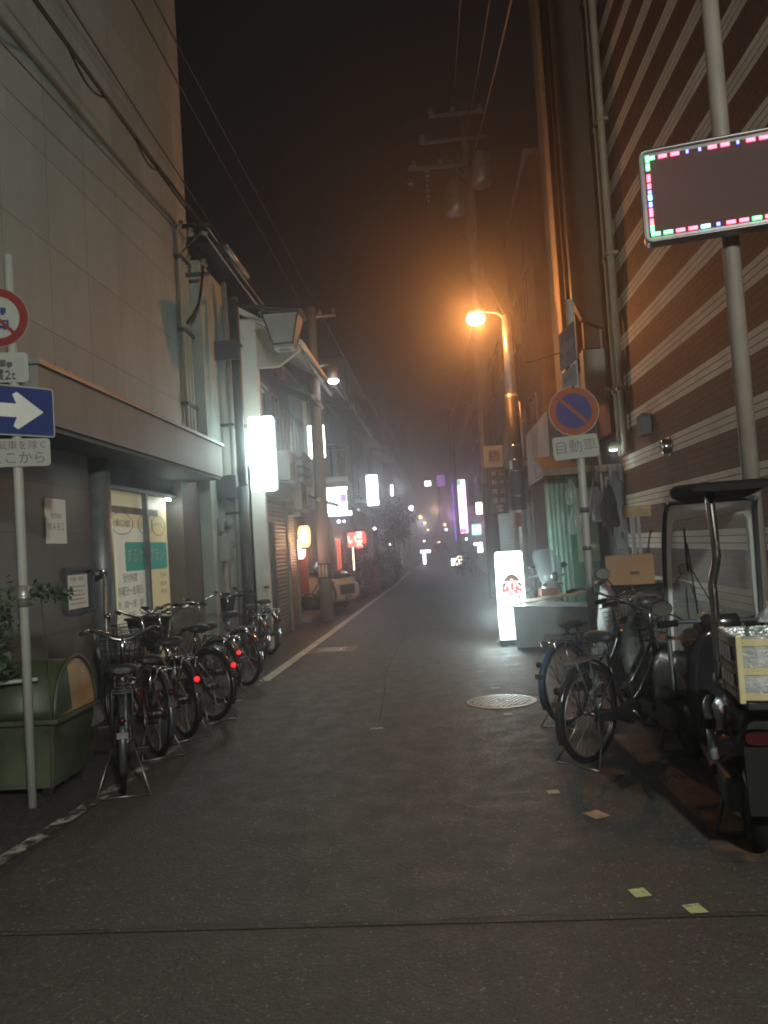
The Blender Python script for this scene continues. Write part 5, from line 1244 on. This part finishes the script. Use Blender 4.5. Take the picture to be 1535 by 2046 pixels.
# ---- sodium lamp pole
up = thing('street_lamp_pole', 'banded steel utility pole carrying the blazing orange sodium lamp', 'street lamp', (1.50, 15, 0))
bm = NB(); tube(bm, [(1.50, 15, 0), (1.50, 15, 4.15)], .125, 20); obj('lower_shaft', bm, M['galv'], up)
bm = NB(); tube(bm, [(1.50, 15, 4.15), (1.50, 15, 5.60)], [.10, .08], 16); obj('upper_shaft', bm, M['galv'], up)
bm = NB(); tube(bm, [(1.50, 15, 2.05), (1.50, 15, 4.1)], .131, 20); obj('dark_wrap', bm, M['steel_d'], up)
bm = NB()
for z in (2.3, 2.75, 2.95, 3.2): tube(bm, [(1.50, 15, z), (1.50, 15, z + .015)], .136, 20)
obj('steel_band', bm, M['chrome'], up)
obj('paper_label', bx(1.37, 1.42, 14.862, 14.87, 2.78, 2.94), M['paper'], up); obj('red_sticker', bx(1.42, 1.52, 14.860, 14.868, 1.75, 2.0), M['sign_redf'], up)
bm = NB(); tube(bm, [(1.70, 15, 0), (1.70, 15, 2.4)], .025, 8); tube(bm, [(1.63, 14.9, 3.0), (1.63, 14.9, 4.0)], .02, 8); obj('side_conduit', bm, M['galv'], up)
bm = NB(); tube(bm, smooth_pts([(1.50, 15, 5.50), (1.35, 15, 5.66), (1.12, 15, 5.70)], 4), .025, 8); obj('lamp_arm', bm, M['galv'], up)
bm = NB(); rg = [sring((1.15, 15, 5.70), .06, .05, YA, ZA, 14, 2), sring((1.0, 15, 5.70), .12, .06, YA, ZA, 14, 2), sring((.86, 15, 5.69), .10, .045, YA, ZA, 14, 2), sring((.80, 15, 5.68), .04, .02, YA, ZA, 14, 2)]; loft(bm, rg); hd = obj('lamp_head', bm, M['galv'], up)
bm = NB(); ball(bm, (.95, 14.97, 5.58), .16, 1.05, .9, .75); obj('lamp_lens', bm, M['e_sodium'], hd)
lamp('sodium_light', (.93, 14.78, 5.50), LV['sodium'], (1, .34, .085), .08, up)
bm = NB(); tube(bm, smooth_pts([(1.56, 15, 5.3), (1.72, 14.95, 4.8), (1.85, 14.9, 4.7), (2.5, 14.9, 4.85)], 5), .012, 6); obj('feed_cable', bm, M['blackp'], up)
# ---- concrete utility pole left
u2 = thing('utility_pole', 'concrete utility pole with a striped plate and a small lamp on the left', 'utility pole', (-2.52, 18.1, 0))
bm = NB(); tube(bm, [(-2.52, 18.1, 0), (-2.50, 18.1, 6.95)], [.15, .115], 20); obj('shaft', bm, M['concrete'], u2)
bm = NB(); tube(bm, [(-2.52, 18.1, .93), (-2.52, 18.1, 1.26)], .152, 20); pt = obj('black_plate', bm, M['blackp'], u2)
bm = NB()
for a in (-125, -97, -69):
    a = R_(a); x, y = -2.52 + .154 * math.cos(a), 18.1 + .154 * math.sin(a); box(bm, x - .022, x + .022, y - .004, y + .004, .96, 1.23)
obj('white_stripe', bm, M['sign_white'], pt)
bm = NB(); tube(bm, [(-2.7, 18.1, 5.62), (-2.15, 18.1, 5.66)], .03, 6); tube(bm, [(-3.0, 18.1, 6.75), (-1.95, 18.1, 6.75)], .035, 6); tube(bm, [(-2.5, 18.1, 5.35), (-2.2, 18.1, 5.62)], .015, 6); obj('cross_arm', bm, M['galv'], u2)
for x in (-2.95, -2.6, -2.3, -2.0):
    bm = NB(); lathe(bm, [(.02, 0), (.05, .02), (.05, .05), (.03, .07), (.045, .1), (.02, .13)], (x, 18.1, 6.78), 10); obj('insulator', bm, M['insul'], u2)
bm = NB(); lathe(bm, [(.10, .0), (.13, .05), (.13, .26), (.07, .32)], (-2.08, 18.1, 5.30), 16); hd = obj('lamp_housing', bm, M['galv'], u2)
bm = NB(); lathe(bm, [(.02, -.08), (.09, -.07), (.135, -.01), (.10, -.002)], (-2.08, 18.1, 5.30), 16); obj('lamp_glass', bm, M['e_far'], hd)
lamp('pole_lamp', (-2.08, 17.95, 5.15), 5, (.9, .95, 1), .06)
# ---- tall utility pole with transformers
u3 = thing('transformer_pole', 'tall utility pole with cylindrical transformers and insulators in the orange glow', 'utility pole', (1.45, 22, 0))
bm = NB(); tube(bm, [(1.45, 22, 0), (1.45, 22, 13.4)], [.19, .13], 20); obj('shaft', bm, M['concrete'], u3)
bm = NB()
for z, x0, x1 in ((13.0, .5, 2.0), (12.3, .2, 2.0), (11.6, -.15, 1.6)): box(bm, x0, x1, 21.86, 21.93, z, z + .08)
tube(bm, [(.9, 21.85, 11.9), (1.6, 21.85, 10.9)], .02, 6); tube(bm, [(1.0, 21.9, 10.0), (1.45, 21.9, 9.4)], .02, 6); obj('cross_arm', bm, M['steel_g'], u3)
for x, z in ((.55, 13.08), (1.15, 13.08), (1.9, 13.08), (.3, 12.38), (.0, 11.68), (-.1, 11.2), (.75, 11.68)):
    bm = NB(); lathe(bm, [(.03, 0), (.09, .02), (.10, .07), (.05, .10), (.09, .14), (.03, .2)], (x, 21.9, z), 12); obj('insulator', bm, M['insul'], u3)
for x, z in ((1.75, 10.9), (1.05, 10.2)):
    bm = NB(); lathe(bm, [(.02, -.02), (.28, 0), (.30, .05), (.30, .75), (.2, .85)], (x, 21.6, z), 20); tr = obj('transformer', bm, M['galv'], u3)
    bm = NB()
    for a in (0, 90, 180): lathe(bm, [(.03, .84), (.04, .95), (.02, 1.05)], (x + .12 * math.cos(R_(a)), 21.6 + .12 * math.sin(R_(a)), z), 8)
    obj('bushing', bm, M['insul'], tr)
bm = NB()
for k in range(7): lathe(bm, [(.02, 0), (.07, .03), (.07, .06), (.02, .14)], (.35, 21.8, 10.62 + k * .14), 10)
obj('insulator_string', bm, M['insul'], u3)
bm = NB(); box(bm, 1.25, 1.40, 21.6, 21.8, 3.0, 5.0, .02); obj('cable_duct', bm, M['steel_g'], u3)
u4 = thing('slim_pole', 'slim pole washed in violet light beside the pink sign', 'pole', (1.35, 43, 0)); bm = NB(); tube(bm, [(1.10, 43, 0), (1.05, 43, 8.4)], .13, 14); obj('shaft', bm, M['concrete'], u4)
bm = NB(); tube(bm, [(.95, 42.86, 1.6), (.93, 42.86, 4.6)], .03, 6); obj('neon_tube', bm, M['e_violet'], u4)
bm = NB(); tube(bm, [(.0, 43, 8.1), (1.15, 43, 8.3)], .03, 6); tube(bm, [(.3, 43, 6.2), (1.15, 43, 6.2)], .03, 6); obj('cross_arm', bm, M['galv'], u4)
u5 = thing('slim_pole', 'pale thin pole at the far end of the street beside the cars', 'pole', (.35, 75, 0)); bm = NB(); tube(bm, [(.35, 75, 0), (.35, 75, 7)], .12, 10); obj('shaft', bm, M['concrete'], u5)

# ---- crane signboard and others on the right
t = thing('vertical_signboard', 'unlit white square signboard with a crane character over a dark vertical board', 'signboard', (1.45, 17.3, 2.0), R_(0))
obj('square_board', bx(1.06, 1.46, 17.25, 17.33, 3.05, 3.50), M['sign_white'], t)
text('lettering', '鶴', .26, (1.28, 17.24, 3.27), XA, ZA, M['ink'], t)
obj('long_board', bx(1.16, 1.50, 17.27, 17.35, 2.08, 3.045), M['steel_d'], t)
for i, (a, b) in enumerate((('お', 'し'), ('料', 'ゃ'), ('理', 'ぶ'), ('酒', '処'))):
    text('lettering', a, .11, (1.25, 17.26, 2.92 - i * .19), XA, ZA, M['white_print'], t); text('lettering', b, .11, (1.41, 17.26, 2.92 - i * .19), XA, ZA, M['white_print'], t)
text('lettering', '宝', .16, (1.34, 17.26, 2.18), XA, ZA, M['white_print'], t)
bm = NB()
for z in (3.3, 2.4): tube(bm, [(1.46, 17.3, z), (2.4, 17.3, z)], .02, 6)
obj('arm', bm, M['steel_g'], t)
t = lit_box('tall pink and white lit vertical sign far down the right side', (1.35, 45, 3.45), .64, 2.9, .2, 'e_pink', rz=10)
obj('green_top', bx(-.2, .05, -.14, -.105, 2.6, 2.88), M['e_green'], t, False); obj('magenta_foot', bx(-.15, .2, -.14, -.105, .02, .25), M['e_pinkd'], t, False)
lamp('sign_glow', (1.0, 44.4, 3.0), 110, (1, .45, .95), .4)
t = lit_box('green and white lit sign at the right side between two poles', (1.42, 30, 1.95), .34, .40, .12, 'e_green'); obj('white_core', bx(-.12, .14, -.066, -.062, .06, .34), M['e_white2'], t, False)
lit_box('small white lit panel below the green sign', (1.50, 29.8, 1.3), .18, .36, .08, 'e_white2')
lit_box('warm white lit panel above the green sign', (1.62, 31, 2.75), .24, .45, .1, 'e_warm')
lamp('sign_glow', (1.3, 29.5, 1.8), 8, (.3, 1, .6), .2)
lit_box('hanging dim violet sign far off over the street', (.42, 50, 5.3), .5, .7, .15, 'e_violetd', r=.1)
lit_box('small white lit sign hanging far off over the street', (-.42, 56, 5.62), .42, .34, .15, 'e_far')
lit_box('small white lit sign glowing low at the foot of the pink sign', (.75, 40, .60), .32, .34, .15, 'e_white2')
lit_box('round warm lit sign low beside the small white one', (1.0, 41, .65), .28, .42, .15, 'e_warm', r=.12)
lit_box('white cross shaped lit stand sign at the far left end of the street', (-1.0, 58, .50), .20, .75, .15, 'e_far', r=.02)
lit_box('wide white lit board on top of the far cross shaped sign', (-.9, 58, 1.02), .70, .2, .15, 'e_far', r=.02)
lit_box('small slanted lit sign high on the left pale block', (-1.95, 38, 4.1), .1, .5, .4, 'e_far', r=.02)

# ---- far lamps and traffic
def far_lamp(label, px, py, Y, r, m, pole=True):
    v = RM.transposed(); d = RM @ Vector(((px - CX) / F, -(py - CY) / F, -1)); k = Y / d.y; P = Vector((d.x * k, Y, CAM_H + d.z * k))
    t = thing('far_street_lamp', label, 'street lamp', (P.x, P.y, 0 if pole else P.z)); bm = NB(); ball(bm, P, r); obj('globe', bm, M[m], t)
    if pole: bm = NB(); tube(bm, [(P.x - .45, Y, 0), (P.x - .45, Y, P.z + .15), (P.x, Y, P.z + .12)], .05, 6); obj('pole', bm, M['galv'], t)
far_lamp('large white street lamp globe on the far left side', 822, 1015, 60, .19, 'e_far')
far_lamp('orange street lamp left of centre at the far end, higher one', 840, 1033, 80, .17, 'e_farw')
far_lamp('orange street lamp a little lower beside the higher one', 849, 1045, 90, .15, 'e_farw')
far_lamp('third orange street lamp lower still at the far end', 855, 1059, 100, .14, 'e_farw')
far_lamp('small white lamp low at the far end', 848, 1081, 100, .13, 'e_far')
far_lamp('warm lamp cluster right of centre at the far end', 889, 1048, 95, .17, 'e_farw')
far_lamp('elongated white lamp below the warm cluster at the far end', 892, 1058, 95, .17, 'e_far')
far_lamp('small warm lamp on the far left under the white globe', 816, 1047, 70, .10, 'e_farw')
far_lamp('white lamp low on the right beside the violet pole', 932, 1077, 46, .07, 'e_far', False)
far_lamp('white lamp low on the right near the green sign', 950, 1087, 36, .07, 'e_far', False)
far_lamp('small white lamp on the dark wall down the left side', 779, 1089, 40, .06, 'e_far', False)
lamp('far_glow', (-1.0, 57, 3), 110, (.85, .9, 1), .3); lamp('sign_glow', (-1.6, 37.5, 4.2), 30, (.85, .9, 1), .3); lamp('far_glow', (.0, 85, 5), 260, (1, .6, .3), .5)
fc = thing('distant_car', 'distant dark car with one red tail lamp at the end of the street', 'car', (.2, 80, 0))
bm = NB(); rg = [sring((.2, 80 + y, z), w, h, XA, ZA, 18, 4) for y, z, w, h in ((-2, .6, .75, .30), (-1.7, .65, .85, .42), (1.6, .62, .85, .40), (2.0, .55, .7, .3))]; loft(bm, rg); rg = [sring((.2, 80 + y, 1.2), w, h, XA, ZA, 18, 4) for y, w, h in ((-1.6, .6, .12), (-1.1, .68, .38), (.6, .68, .36), (1.2, .6, .1))]; loft(bm, rg); obj('body', bm, M['paintdk'], fc)
for x, m in ((-.35, 'lens_r'), (.75, 'lens_red')): bm = NB(); ball(bm, (x, 77.98, .82), .10); obj('rear_red_lens', bm, M[m], fc)
obj('roof_light', bx(0, .4, 79.6, 79.8, 1.6, 1.7), M['e_warm'], fc)

# ================================================================== THINGS ON THE STREET
# tub
t = thing('grey_tub', 'large grey open tub on the street behind the bicycles', 'tub', (1.6, 12.0, 0), R_(-4))
def tobj(n, bm, m, p=None): return obj(n, bm, m, p or t, False)
bm = NB()
outer = [(-.59, .60), (.58, .53), (.56, .20), (-.18, .20), (-.24, .03), (-.57, .03)]
prism(bm, outer, (0, -.42, 0), XA, ZA, YA, .03)
prism(bm, outer, (0, .39, 0), XA, ZA, YA, .03)
prism(bm, [(-.59, .60), (-.56, .60), (-.54, .03), (-.57, .03)], (0, -.389, 0), XA, ZA, YA, .778)
prism(bm, [(.55, .53), (.58, .53), (.56, .20), (.53, .20)], (0, -.389, 0), XA, ZA, YA, .778)
box(bm, -.53, .52, -.388, .388, .21, .24); box(bm, -.53, -.26, -.388, .388, .03, .20)
tobj('shell', bm, M['tub'])
bm = NB(); tube(bm, [(-.60, -.43, .605), (.59, -.43, .535)], .014, 6); tube(bm, [(-.60, .43, .605), (.59, .43, .535)], .014, 6); tube(bm, [(-.60, -.43, .605), (-.60, .43, .605)], .014, 6); tobj('rim', bm, M['galv'])
bm = NB(); prism(bm, [(-.50, .60), (.5, .72), (.5, .74), (-.50, .62)], (0, -.15, 0), XA, ZA, YA, .5); tobj('lid_board', bm, M['wood_b'])
bm = NB(); box(bm, .25, .45, -.10, .10, .0, .19, .03); tobj('foot_block', bm, M['rubber'])
o = obj('cardboard_item', bx(1.42, 1.66, 11.95, 12.15, .70, .80, .01), M['sign_redf']); seat(o); tag(o, 'small reddish box lying on the board of the grey tub', 'box'); o.rotation_euler = (0, 0, .1)
# tarp covered stack with yellow crate
bm = NB(); rg = []
for z, a, b in ((.0, .48, .50), (.2, .50, .52), (.6, .47, .50), (.85, .45, .46), (.96, .44, .44), (1.0, .38, .38)):
    rg.append([Vector((2.12 + a * (1 + .05 * math.sin(5 * q + z * 9)) * (abs(math.cos(q)) ** .6) * (1 if math.cos(q) > 0 else -1), 8.75 + b * (abs(math.sin(q)) ** .6) * (1 if math.sin(q) > 0 else -1), z + .02 * math.sin(3 * q))) for q in [2 * PI * k / 32 for k in range(32)]])
loft(bm, rg); o = obj('covered_stack', bm, M['tarp']); seat(o); tag(o, 'waist high stack under crumpled black tarp against the brick wall', 'covered stack')
t = thing('bottle_crate', 'orange yellow bottle crate lying on its side on the black tarp', 'crate', (1.93, 8.55, 1.0), R_(-14))
bm = NB(); w, d, h = .23, .18, .31
for (a0, a1, b0, b1, c0, c1) in ((-w, w, -d, -d + .012, .02, h), (-w, w, d - .012, d, .02, h), (w - .012, w, -d + .012, d - .012, .02, h), (-w, w - .012, -d + .012, d - .012, .02, .032), (-w, w - .012, -d + .012, d - .012, h - .012, h)): box(bm, a0, a1, b0, b1, c0, c1)
for i in range(5): y = -d + .012 + (2 * d - .03) * i / 4; box(bm, -w - .004, -w + .2, y, y + .008, .033, h - .013)
for i in range(3): z = .09 + i * .075; box(bm, -w - .006, -w + .2, -d + .013, d - .013, z, z + .008)
for i in range(6): box(bm, -w + .02 + i * .08, -w + .028 + i * .08, -d - .006, -d - .0005, .03, h - .01)
for z in (.02, .12, h - .03): box(bm, -w, w, -d - .009, -d - .0065, z, z + .012)
obj('shell', bm, M['crate_y'], t, False)
bm = NB(); box(bm, .0, .09, -d - .012, -d - .0095, .12, .15, .0); obj('maker_patch', bm, M['wood_d'], t, False)
# rods on the tarp
bm = NB(); tube(bm, [(1.62, 8.9, 1.02), (1.80, 9.0, 1.06)], .02, 6); o = obj('metal_rod', bm, M['galv']); seat(o); tag(o, 'short pale metal rod lying on the tarp left of the crate', 'rod')
# green bin
t = thing('garbage_container', 'green fibreglass garbage container with a half round lid and orange end panel', 'garbage bin', (-3.0, 5.75, 0))
X0, X1, Y0, Y1 = -3.38, -2.63, 5.42, 6.06; yc = (Y0 + Y1) / 2; rr_ = (Y1 - Y0) / 2
bm = NB(); rg = [[(X0 + i, Y0 + i, z), (X1 - i, Y0 + i, z), (X1 - i, Y1 - i, z), (X0 + i, Y1 - i, z)] for z, i in ((.06, .07), (.10, .06), (.50, .0))]; loft(bm, rg, True, False); obj('body', bm, M['green_body'], t)
bm = NB(); box(bm, X0 - .03, X1 + .035, Y0 - .035, Y1 + .035, .502, .535, .008); obj('rim', bm, M['green_body'], t)
bm = NB(); prism(bm, [(rr_ * math.cos(a), .36 * math.sin(a)) for a in [PI * k / 20 for k in range(21)]], (X1 - .012, yc, .537), YA, ZA, XA, .012); obj('end_panel', bm, M['orange_frp'], t)
bm = NB(); rg = []
for x in (X0, X1 - .013): rg.append([(x, yc + rr_ * math.cos(a), .537 + .36 * math.sin(a)) for a in [PI * k / 20 for k in range(21)]])
loft(bm, rg); obj('lid', bm, M['green_frp'], t)
bm = NB(); pts = [(X1 + .008, yc + (rr_ + .015) * math.cos(a), .537 + .375 * math.sin(a)) for a in [PI * k / 20 for k in range(21)]]; tube(bm, pts, .016, 6); obj('lid_edge', bm, M['green_body'], t)
bm = NB(); q = [PI * .62 + PI * .38 * k / 14 for k in range(15)]; poly = [(rr_ * .97 * math.cos(a), .35 * math.sin(a)) for a in q] + [(-rr_ * .2, .02)] + [(-.0 - .02 * k, .33 - .05 * k) for k in range(0)]
prism(bm, poly, (X1 + .001, yc, .537), YA, ZA, XA, .006); obj('sliding_cover', bm, M['green_frp'], t)
bm = NB()
for y in (Y0 + .12, Y1 - .12):
    for x in (X0 + .12, X1 - .12): box(bm, x - .03, x + .03, y - .03, y + .03, 0, .06)
obj('foot', bm, M['blackp'], t)
bm = NB(); tube(bm, [(X0 + .1, Y0 - .04, .78), (X1 - .12, Y0 + .03, .80)], .014, 6); obj('lid_handle', bm, M['steel_w'], t)
# ---- plants
def leafy(name, label, cat, c, rx_, ry_, rz_, n, size, m='leaf', trunk=None, group=None, base=None):
    t = thing(name, label, cat, (c[0], c[1], 0 if base is None else base), 0, group)
    bm = NB(); rnd = random.Random(hash(label) % 9999 if False else sum(map(ord, label)))
    cl = [(rnd.gauss(0, .45), rnd.gauss(0, .45), rnd.gauss(0, .45)) for _ in range(max(5, n // 60))]
    for i in range(n):
        q = cl[i % len(cl)]; p = Vector((c[0] + rx_ * (q[0] + rnd.gauss(0, .22)), c[1] + ry_ * (q[1] + rnd.gauss(0, .22)), c[2] + rz_ * (q[2] + rnd.gauss(0, .22))))
        if p.z < .05: continue
        a = Vector((rnd.gauss(0, 1), rnd.gauss(0, 1), rnd.gauss(0, 1))).normalized(); b = a.orthogonal().normalized(); s = size * rnd.uniform(.6, 1.3)
        bm.faces.new([bm.verts.new(p), bm.verts.new(p + a * s * .5 + b * s * .22), bm.verts.new(p + a * s), bm.verts.new(p + a * s * .5 - b * s * .22)])
    obj('foliage', bm, M[m], t, True, False)
    if trunk:
        bm = NB(); z0 = 0 if base is None else base
        tube(bm, smooth_pts([(c[0], c[1], z0), (c[0] + .03, c[1], (z0 + c[2]) / 2), (c[0] - .02, c[1] + .02, c[2])], 3), [trunk] * 3 + [trunk * .7] * 4, 7)
        for _ in range(9):
            q = cl[_ % len(cl)]; tube(bm, [(c[0], c[1], c[2] - rz_ * .5), (c[0] + rx_ * q[0], c[1] + ry_ * q[1], c[2] + rz_ * q[2])], trunk * .3, 5)
        obj('stem', bm, M['bark'], t)
    return t
leafy('shrub', 'dark leafy shrub at the left edge behind the white sign pole', 'shrub', (-3.06, 5.30, 1.15), .20, .14, .36, 1000, .055, 'leaf', .018)
leafy('shrub', 'small leafy sprig reaching out beside the white sign pole', 'shrub', (-2.68, 5.42, 1.38), .15, .10, .08, 200, .05, 'leaf', .006)
def pot(x, y, s, label):
    t = thing('flower_pot', label, 'planter', (x, y, 0)); bm = NB(); lathe(bm, [(.001, 0), (.7 * s, 0), (s, 1.5 * s), (1.08 * s, 1.5 * s), (1.08 * s, 1.62 * s), (.9 * s, 1.62 * s), (.85 * s, 1.4 * s), (.001, 1.4 * s)], (x, y, 0), 18); obj('pot', bm, M['clay'], t)
for i, (x, y, z, r, h, lb) in enumerate(((-2.55, 24.3, .8, .30, .5, 'dark bushy pot plant beside the beige car'), (-2.35, 25.6, .75, .30, .45, 'dark bushy pot plant below the red lantern'), (-2.3, 27.6, .85, .30, .6, 'dark leafy pot plant beyond the sandwich board'), (-2.2, 29.8, 1.1, .35, .8, 'tall dark potted shrub halfway down the left side'), (-2.1, 32.5, 1.2, .40, .8, 'dense dark potted shrub before the small tree'))):
    pot(x, y, .20, 'clay planter holding the ' + lb); leafy('pot_plant', lb, 'pot plant', (x, y, z), r, r, h, 420, .11, 'leaf2', .02, base=.28)
t = leafy('small_tree', 'small dark street tree overhanging the left side in the distance', 'tree', (-1.95, 36.5, 2.5), .75, .7, .8, 1300, .17, 'leaf2', .05)
leafy('low_shrub', 'low dark shrub at the foot of the distant street tree', 'shrub', (-1.9, 35.3, .8), .4, .4, .6, 500, .12, 'leaf2', .03)

# ================================================================== OVERHEAD CABLES
def cable(label, P, Q, sag, r=.010, m='blackp', twist=0):
    P, Q = Vector(P), Vector(Q); pts = []
    for i in range(29):
        k = i / 28; p = P.lerp(Q, k); p.z -= 4 * sag * k * (1 - k); pts.append(p)
    bm = NB(); tube(bm, pts, r, 6)
    if twist:
        for q in range(6):
            k0 = .12 + q * .13; L = []
            for j in range(9):
                k = k0 + .07 * j / 8; p = P.lerp(Q, k); p.z -= 4 * sag * k * (1 - k) + twist * math.sin(PI * j / 8); L.append(p)
            tube(bm, L, r * .5, 5)
    o = obj('overhead_cable', bm, M[m]); seat(o); tag(o, label, 'cable', 'overhead cables'); return o
cable('thick looped cable bundle crossing the panel clad wall', (-2.75, -1.5, 6.05), (-3.02, 11.48, 6.24), .12, .022, twist=.13)
cable('second thick cable running just beside the looped bundle', (-2.68, -1.5, 6.10), (-3.10, 11.48, 6.26), .10, .013)
cable('thin cable between the looped bundle and the upper pair', (-2.55, -1.5, 6.35), (-2.9, 14, 6.15), .10, .009)
cable('lower strand of the upper cable pair before the clad wall', (-2.35, -1.5, 6.7), (-2.6, 18.1, 6.9), .12, .009)
cable('upper strand of the upper cable pair before the clad wall', (-2.28, -1.5, 6.75), (-2.3, 18.1, 6.9), .10, .009)
cable('lowest thin cable across the panel clad wall', (-3.05, -1.5, 5.4), (-3.12, 11.63, 5.9), .10, .006)
cable('cable from the porcelain insulators to the concrete utility pole', (-3.02, 11.5, 6.3), (-2.52, 18.0, 5.66), .08, .012, 'pipe_grey')
cable('sagging drop cable toward the eaves of the shutter building', (-3.05, 11.5, 6.2), (-2.15, 16.2, 5.1), .15, .012, 'pipe_grey')
cable('high cable running on from the concrete utility pole', (-2.3, 18.1, 6.9), (-2.1, 45, 7.6), .3, .02, 'pipe_grey')
cable('lower cable running on from the concrete utility pole', (-2.15, 18.1, 5.66), (-2.0, 45, 5.6), .3, .02, 'pipe_grey')
cable('left wire of the high pair above the sodium lamp', (1.0, 2.0, 10.5), (1.15, 21.9, 13.2), .5, .014, 'pipe_beige')
cable('right wire of the high pair above the sodium lamp', (1.75, 2.0, 10.5), (1.45, 21.9, 12.4), .5, .014, 'pipe_beige')
cable('far right slanting wire under the tall brown building', (1.95, 4.0, 9.5), (1.55, 21.9, 11.7), .4, .018, 'pipe_beige')
cable('drop wire falling from the transformers to the sodium lamp pole', (1.50, 21.8, 9.6), (1.52, 15.1, 5.6), .3, .016, 'pipe_beige')
cable('cable from the transformer pole off to the far slim pole', (1.45, 22.1, 8.0), (1.05, 43, 8.1), .5, .02, 'pipe_grey')

# ---- street lamp behind the viewpoint, whose light falls on the near walls and road
t = thing('street_lamp', 'white street lamp standing behind the viewpoint', 'street lamp', (2.1, -4.6, 0))
bm = NB(); tube(bm, [(2.1, -4.6, 0), (2.1, -4.6, 4.6), (2.1, -4.6, 4.45), (2.0, -3.6, 4.5)], .05, 10); obj('pole', bm, M['galv'], t)
bm = NB(); rg = [sring((x, -3.5, 4.5), w, .05, YA, ZA, 14, 3) for x, w in ((2.3, .08), (2.15, .13), (1.75, .12), (1.65, .06))]; loft(bm, rg); obj('lamp_head', bm, M['alu'], t)
lamp('near_street_light', (1.9, -3.5, 4.3), LV['behind'], (.95, 1, .89), .15, t)

# ================================================================== HAZE
bm = NB(); box(bm, -22, 22, -9, 128, -1.2, 18.5)
hz = obj('haze', bm, mat('haze_dummy', (.5, .5, .5)), None)
m = bpy.data.materials.new('night_haze'); m.use_nodes = True; n = m.node_tree.nodes; l = m.node_tree.links
n.remove(n['Principled BSDF']); pv = n.new('ShaderNodeVolumePrincipled'); pv.inputs['Color'].default_value = (.9, .92, .95, 1); pv.inputs['Density'].default_value = HAZE; pv.inputs['Anisotropy'].default_value = .88
l.new(pv.outputs[0], n['Material Output'].inputs['Volume'])
hz.data.materials.clear(); hz.data.materials.append(m); hz['kind'] = 'stuff'; hz['label'] = 'thin night haze glowing around the street lamps'
hz.display_type = 'WIRE'
# ---- separate pieces that can be counted become parts of their own
SPLIT = ('border_light', 'cross_arm', 'clamp', 'arm', 'bubble_wrap', 'steel_band', 'post', 'foot', 'clamp_band', 'mounting_bracket', 'side_conduit', 'white_stripe', 'red_ring', 'rod', 'wall_arm', 'bracket', 'basket_stay', 'bushing', 'metal_pieces', 'wiper', 'tape_band')
for o in list(C.objects):
    if o.type != 'MESH' or o.parent is None or o.name.split('.')[0] not in SPLIT or o.data.users > 1: continue
    bm = bmesh.new(); bm.from_mesh(o.data); todo = set(bm.verts); isl = []
    while todo:
        st = [todo.pop()]; cur = set(st)
        while st:
            v = st.pop()
            for e in v.link_edges:
                w = e.other_vert(v)
                if w in todo: todo.discard(w); cur.add(w); st.append(w)
        isl.append(cur)
    if not 1 < len(isl) <= 20: bm.free(); continue
    ms = list(o.data.materials); base = o.name.split('.')[0]
    idx = [[v.index for v in s] for s in isl]
    for k, s in enumerate(idx):
        b2 = bmesh.new(); b2.from_mesh(o.data); b2.verts.ensure_lookup_table(); keep = set(s)
        bmesh.ops.delete(b2, geom=[v for v in b2.verts if v.index not in keep], context='VERTS')
        me = bpy.data.meshes.new(base); b2.to_mesh(me); b2.free()
        for m in ms: me.materials.append(m)
        n_ = bpy.data.objects.new(base, me); C.objects.link(n_); n_.parent = o.parent; n_.matrix_local = o.matrix_local.copy()
    bm.free(); bpy.data.objects.remove(o)
